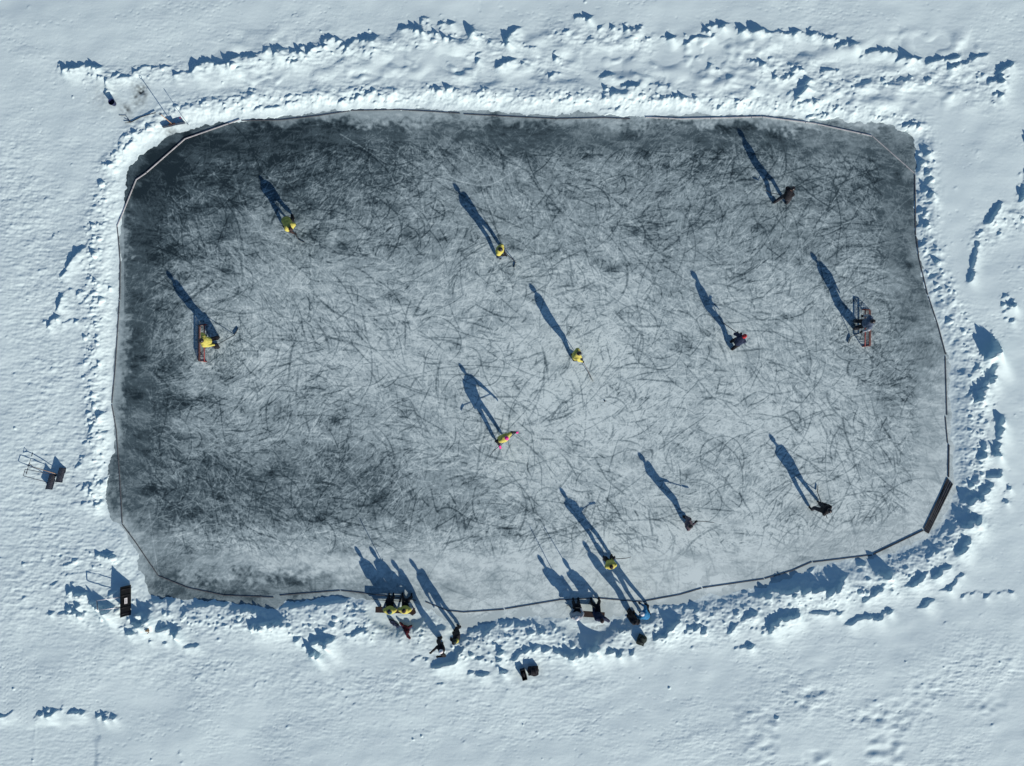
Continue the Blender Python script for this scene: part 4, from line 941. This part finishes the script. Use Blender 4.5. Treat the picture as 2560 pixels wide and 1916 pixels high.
# busy rings round each goal
for gx_, gy_ in ((W(520, 858, 0).x, W(520, 858, 0).y), (W(2150, 820, 0).x, W(2150, 820, 0).y)):
    for k in range(230):
        r0 = rs.uniform(.9, 4.6); a0_ = rs.uniform(0, 6.28); da = rs.uniform(.2, 1.1); m = int(r0 * da / (IC * .55)) + 3; an = a0_ + np.linspace(0, da, m)
        e_ = rs.uniform(.85, 1.25); xs = gx_ + rs.normal() * .3 + r0 * np.cos(an); ys = gy_ + rs.normal() * .3 + r0 * e_ * np.sin(an)
        splat(dark if k % 3 else lite, xs, ys, np.full(m, rs.uniform(.25, .6)) * .55 * np.sin(np.linspace(.1, 3.04, m)) ** .6)
    for k in range(420):
        r0 = abs(rs.normal()) * 1.1; a0_ = rs.uniform(0, 6.28); th = rs.uniform(0, 6.28); m = 12; s = np.linspace(0, rs.uniform(.1, .5), m)
        splat(lite if k % 5 < 3 else dark, gx_ + (.7 if gx_ < 0 else -.5) + r0 * math.cos(a0_) + s * math.cos(th), gy_ + r0 * math.sin(a0_) + s * math.sin(th), np.full(m, rs.uniform(.4, 1.0)))
act2 = act
dk = np.tanh(dark * 1.0) * act2; lt = np.tanh(lite * .9) * (act2 * .75 + .25 * (act2 > .3))
frost = frost + lt * (.42 - .08 * base) - dk * (.15 + .50 * base)
# thin cracks: hair lines across the clear ice
def crack(pts, amt, A=None):
    P = np.array([((a - 1280) / PPM, (958 - b) / PPM) for a, b in pts]); xs, ys = [], []
    for a, b in zip(P[:-1], P[1:]):
        m = int(np.hypot(*(b - a)) / (IC * .6)) + 2; s = np.linspace(0, 1, m); xs.append(a[0] + (b[0] - a[0]) * s); ys.append(a[1] + (b[1] - a[1]) * s)
    B = np.zeros(ish, np.float32); splat(B, np.concatenate(xs), np.concatenate(ys), np.full(sum(map(len, xs)), .6)); return np.minimum(B, 1) * amt
frost += crack([(850, 335), (900, 365), (976, 415)], .35) + crack([(372, 1276), (385, 1370), (398, 1440)], .2) + crack([(650, 1340), (850, 1400)], .2) + crack([(585, 315), (620, 350), (645, 410), (655, 430)], -.35)
frost += crack([(1258, 1015), (1222, 985), (1290, 1075)], -.0)
# snow blown on to the edge of the ice
edge = smooth((sI + .45 + .18 * gnoise(ish, IC, .5, .5, 47)) / .4); top_side = smooth((330 - IPY) / 25) * smooth((IPX - 620) / 60)
edge *= np.clip(.35 * (IPX < 310) * (IPY < 1100) + .8 * (IPY > 1400) * (IPX > 1000) + .25 + .15 * top_side, 0, .9)
frost = frost * (1 - edge) + .74 * edge
pile = np.exp(-(((IPX - 1765) / 42) ** 2 + ((IPY - 1452) / 18) ** 2)) + .8 * np.exp(-(((IPX - 1800) / 40) ** 2 + ((IPY - 1468) / 10) ** 2)); frost = frost + .5 * np.clip(pile, 0, 1) * (gnoise(ish, IC, .4, .4, 48) > -.6)
frost = np.clip(frost, 0, 1)
im = bpy.data.materials.new('ice'); im.use_nodes = True; t = im.node_tree; b = t.nodes['Principled BSDF']
at = t.nodes.new('ShaderNodeAttribute'); at.attribute_name = 'frost'
g = t.nodes.new('ShaderNodeNewGeometry'); n1 = t.nodes.new('ShaderNodeTexNoise'); n1.inputs['Scale'].default_value = 24; n1.inputs['Detail'].default_value = 4; t.links.new(g.outputs['Position'], n1.inputs['Vector'])
ma = t.nodes.new('ShaderNodeMath'); ma.operation = 'MULTIPLY_ADD'; ma.inputs[1].default_value = .16; ma.inputs[2].default_value = -.08; t.links.new(n1.outputs['Fac'], ma.inputs[0])
mb = t.nodes.new('ShaderNodeMath'); mb.operation = 'ADD'; mb.use_clamp = True; t.links.new(ma.outputs[0], mb.inputs[0]); t.links.new(at.outputs['Fac'], mb.inputs[1])
rp = t.nodes.new('ShaderNodeValToRGB'); cr = rp.color_ramp
cr.elements[0].position = 0; cr.elements[0].color = (.018, .034, .042, 1); cr.elements[1].position = 1; cr.elements[1].color = (.76, .92, .90, 1)
e = cr.elements.new(.25); e.color = (.095, .145, .162, 1); e = cr.elements.new(.6); e.color = (.37, .485, .50, 1)
t.links.new(mb.outputs[0], rp.inputs['Fac']); t.links.new(rp.outputs['Color'], b.inputs['Base Color'])
b.inputs['Roughness'].default_value = .45; b.inputs['Specular IOR Level'].default_value = .25
bp = t.nodes.new('ShaderNodeBump'); bp.inputs['Strength'].default_value = .25; bp.inputs['Distance'].default_value = .006; t.links.new(mb.outputs[0], bp.inputs['Height']); t.links.new(bp.outputs['Normal'], b.inputs['Normal'])
k4 = sI < .6; keep = k4[:-1, :-1]
io = grid_mesh('ice', IX, IY, np.zeros(ish), keep, {'frost': frost}, im); tag(io, 'dark frosted rink ice covered in skate marks', 'ice', kind='structure')
print('TOTAL OBJECTS', len(bpy.data.objects))
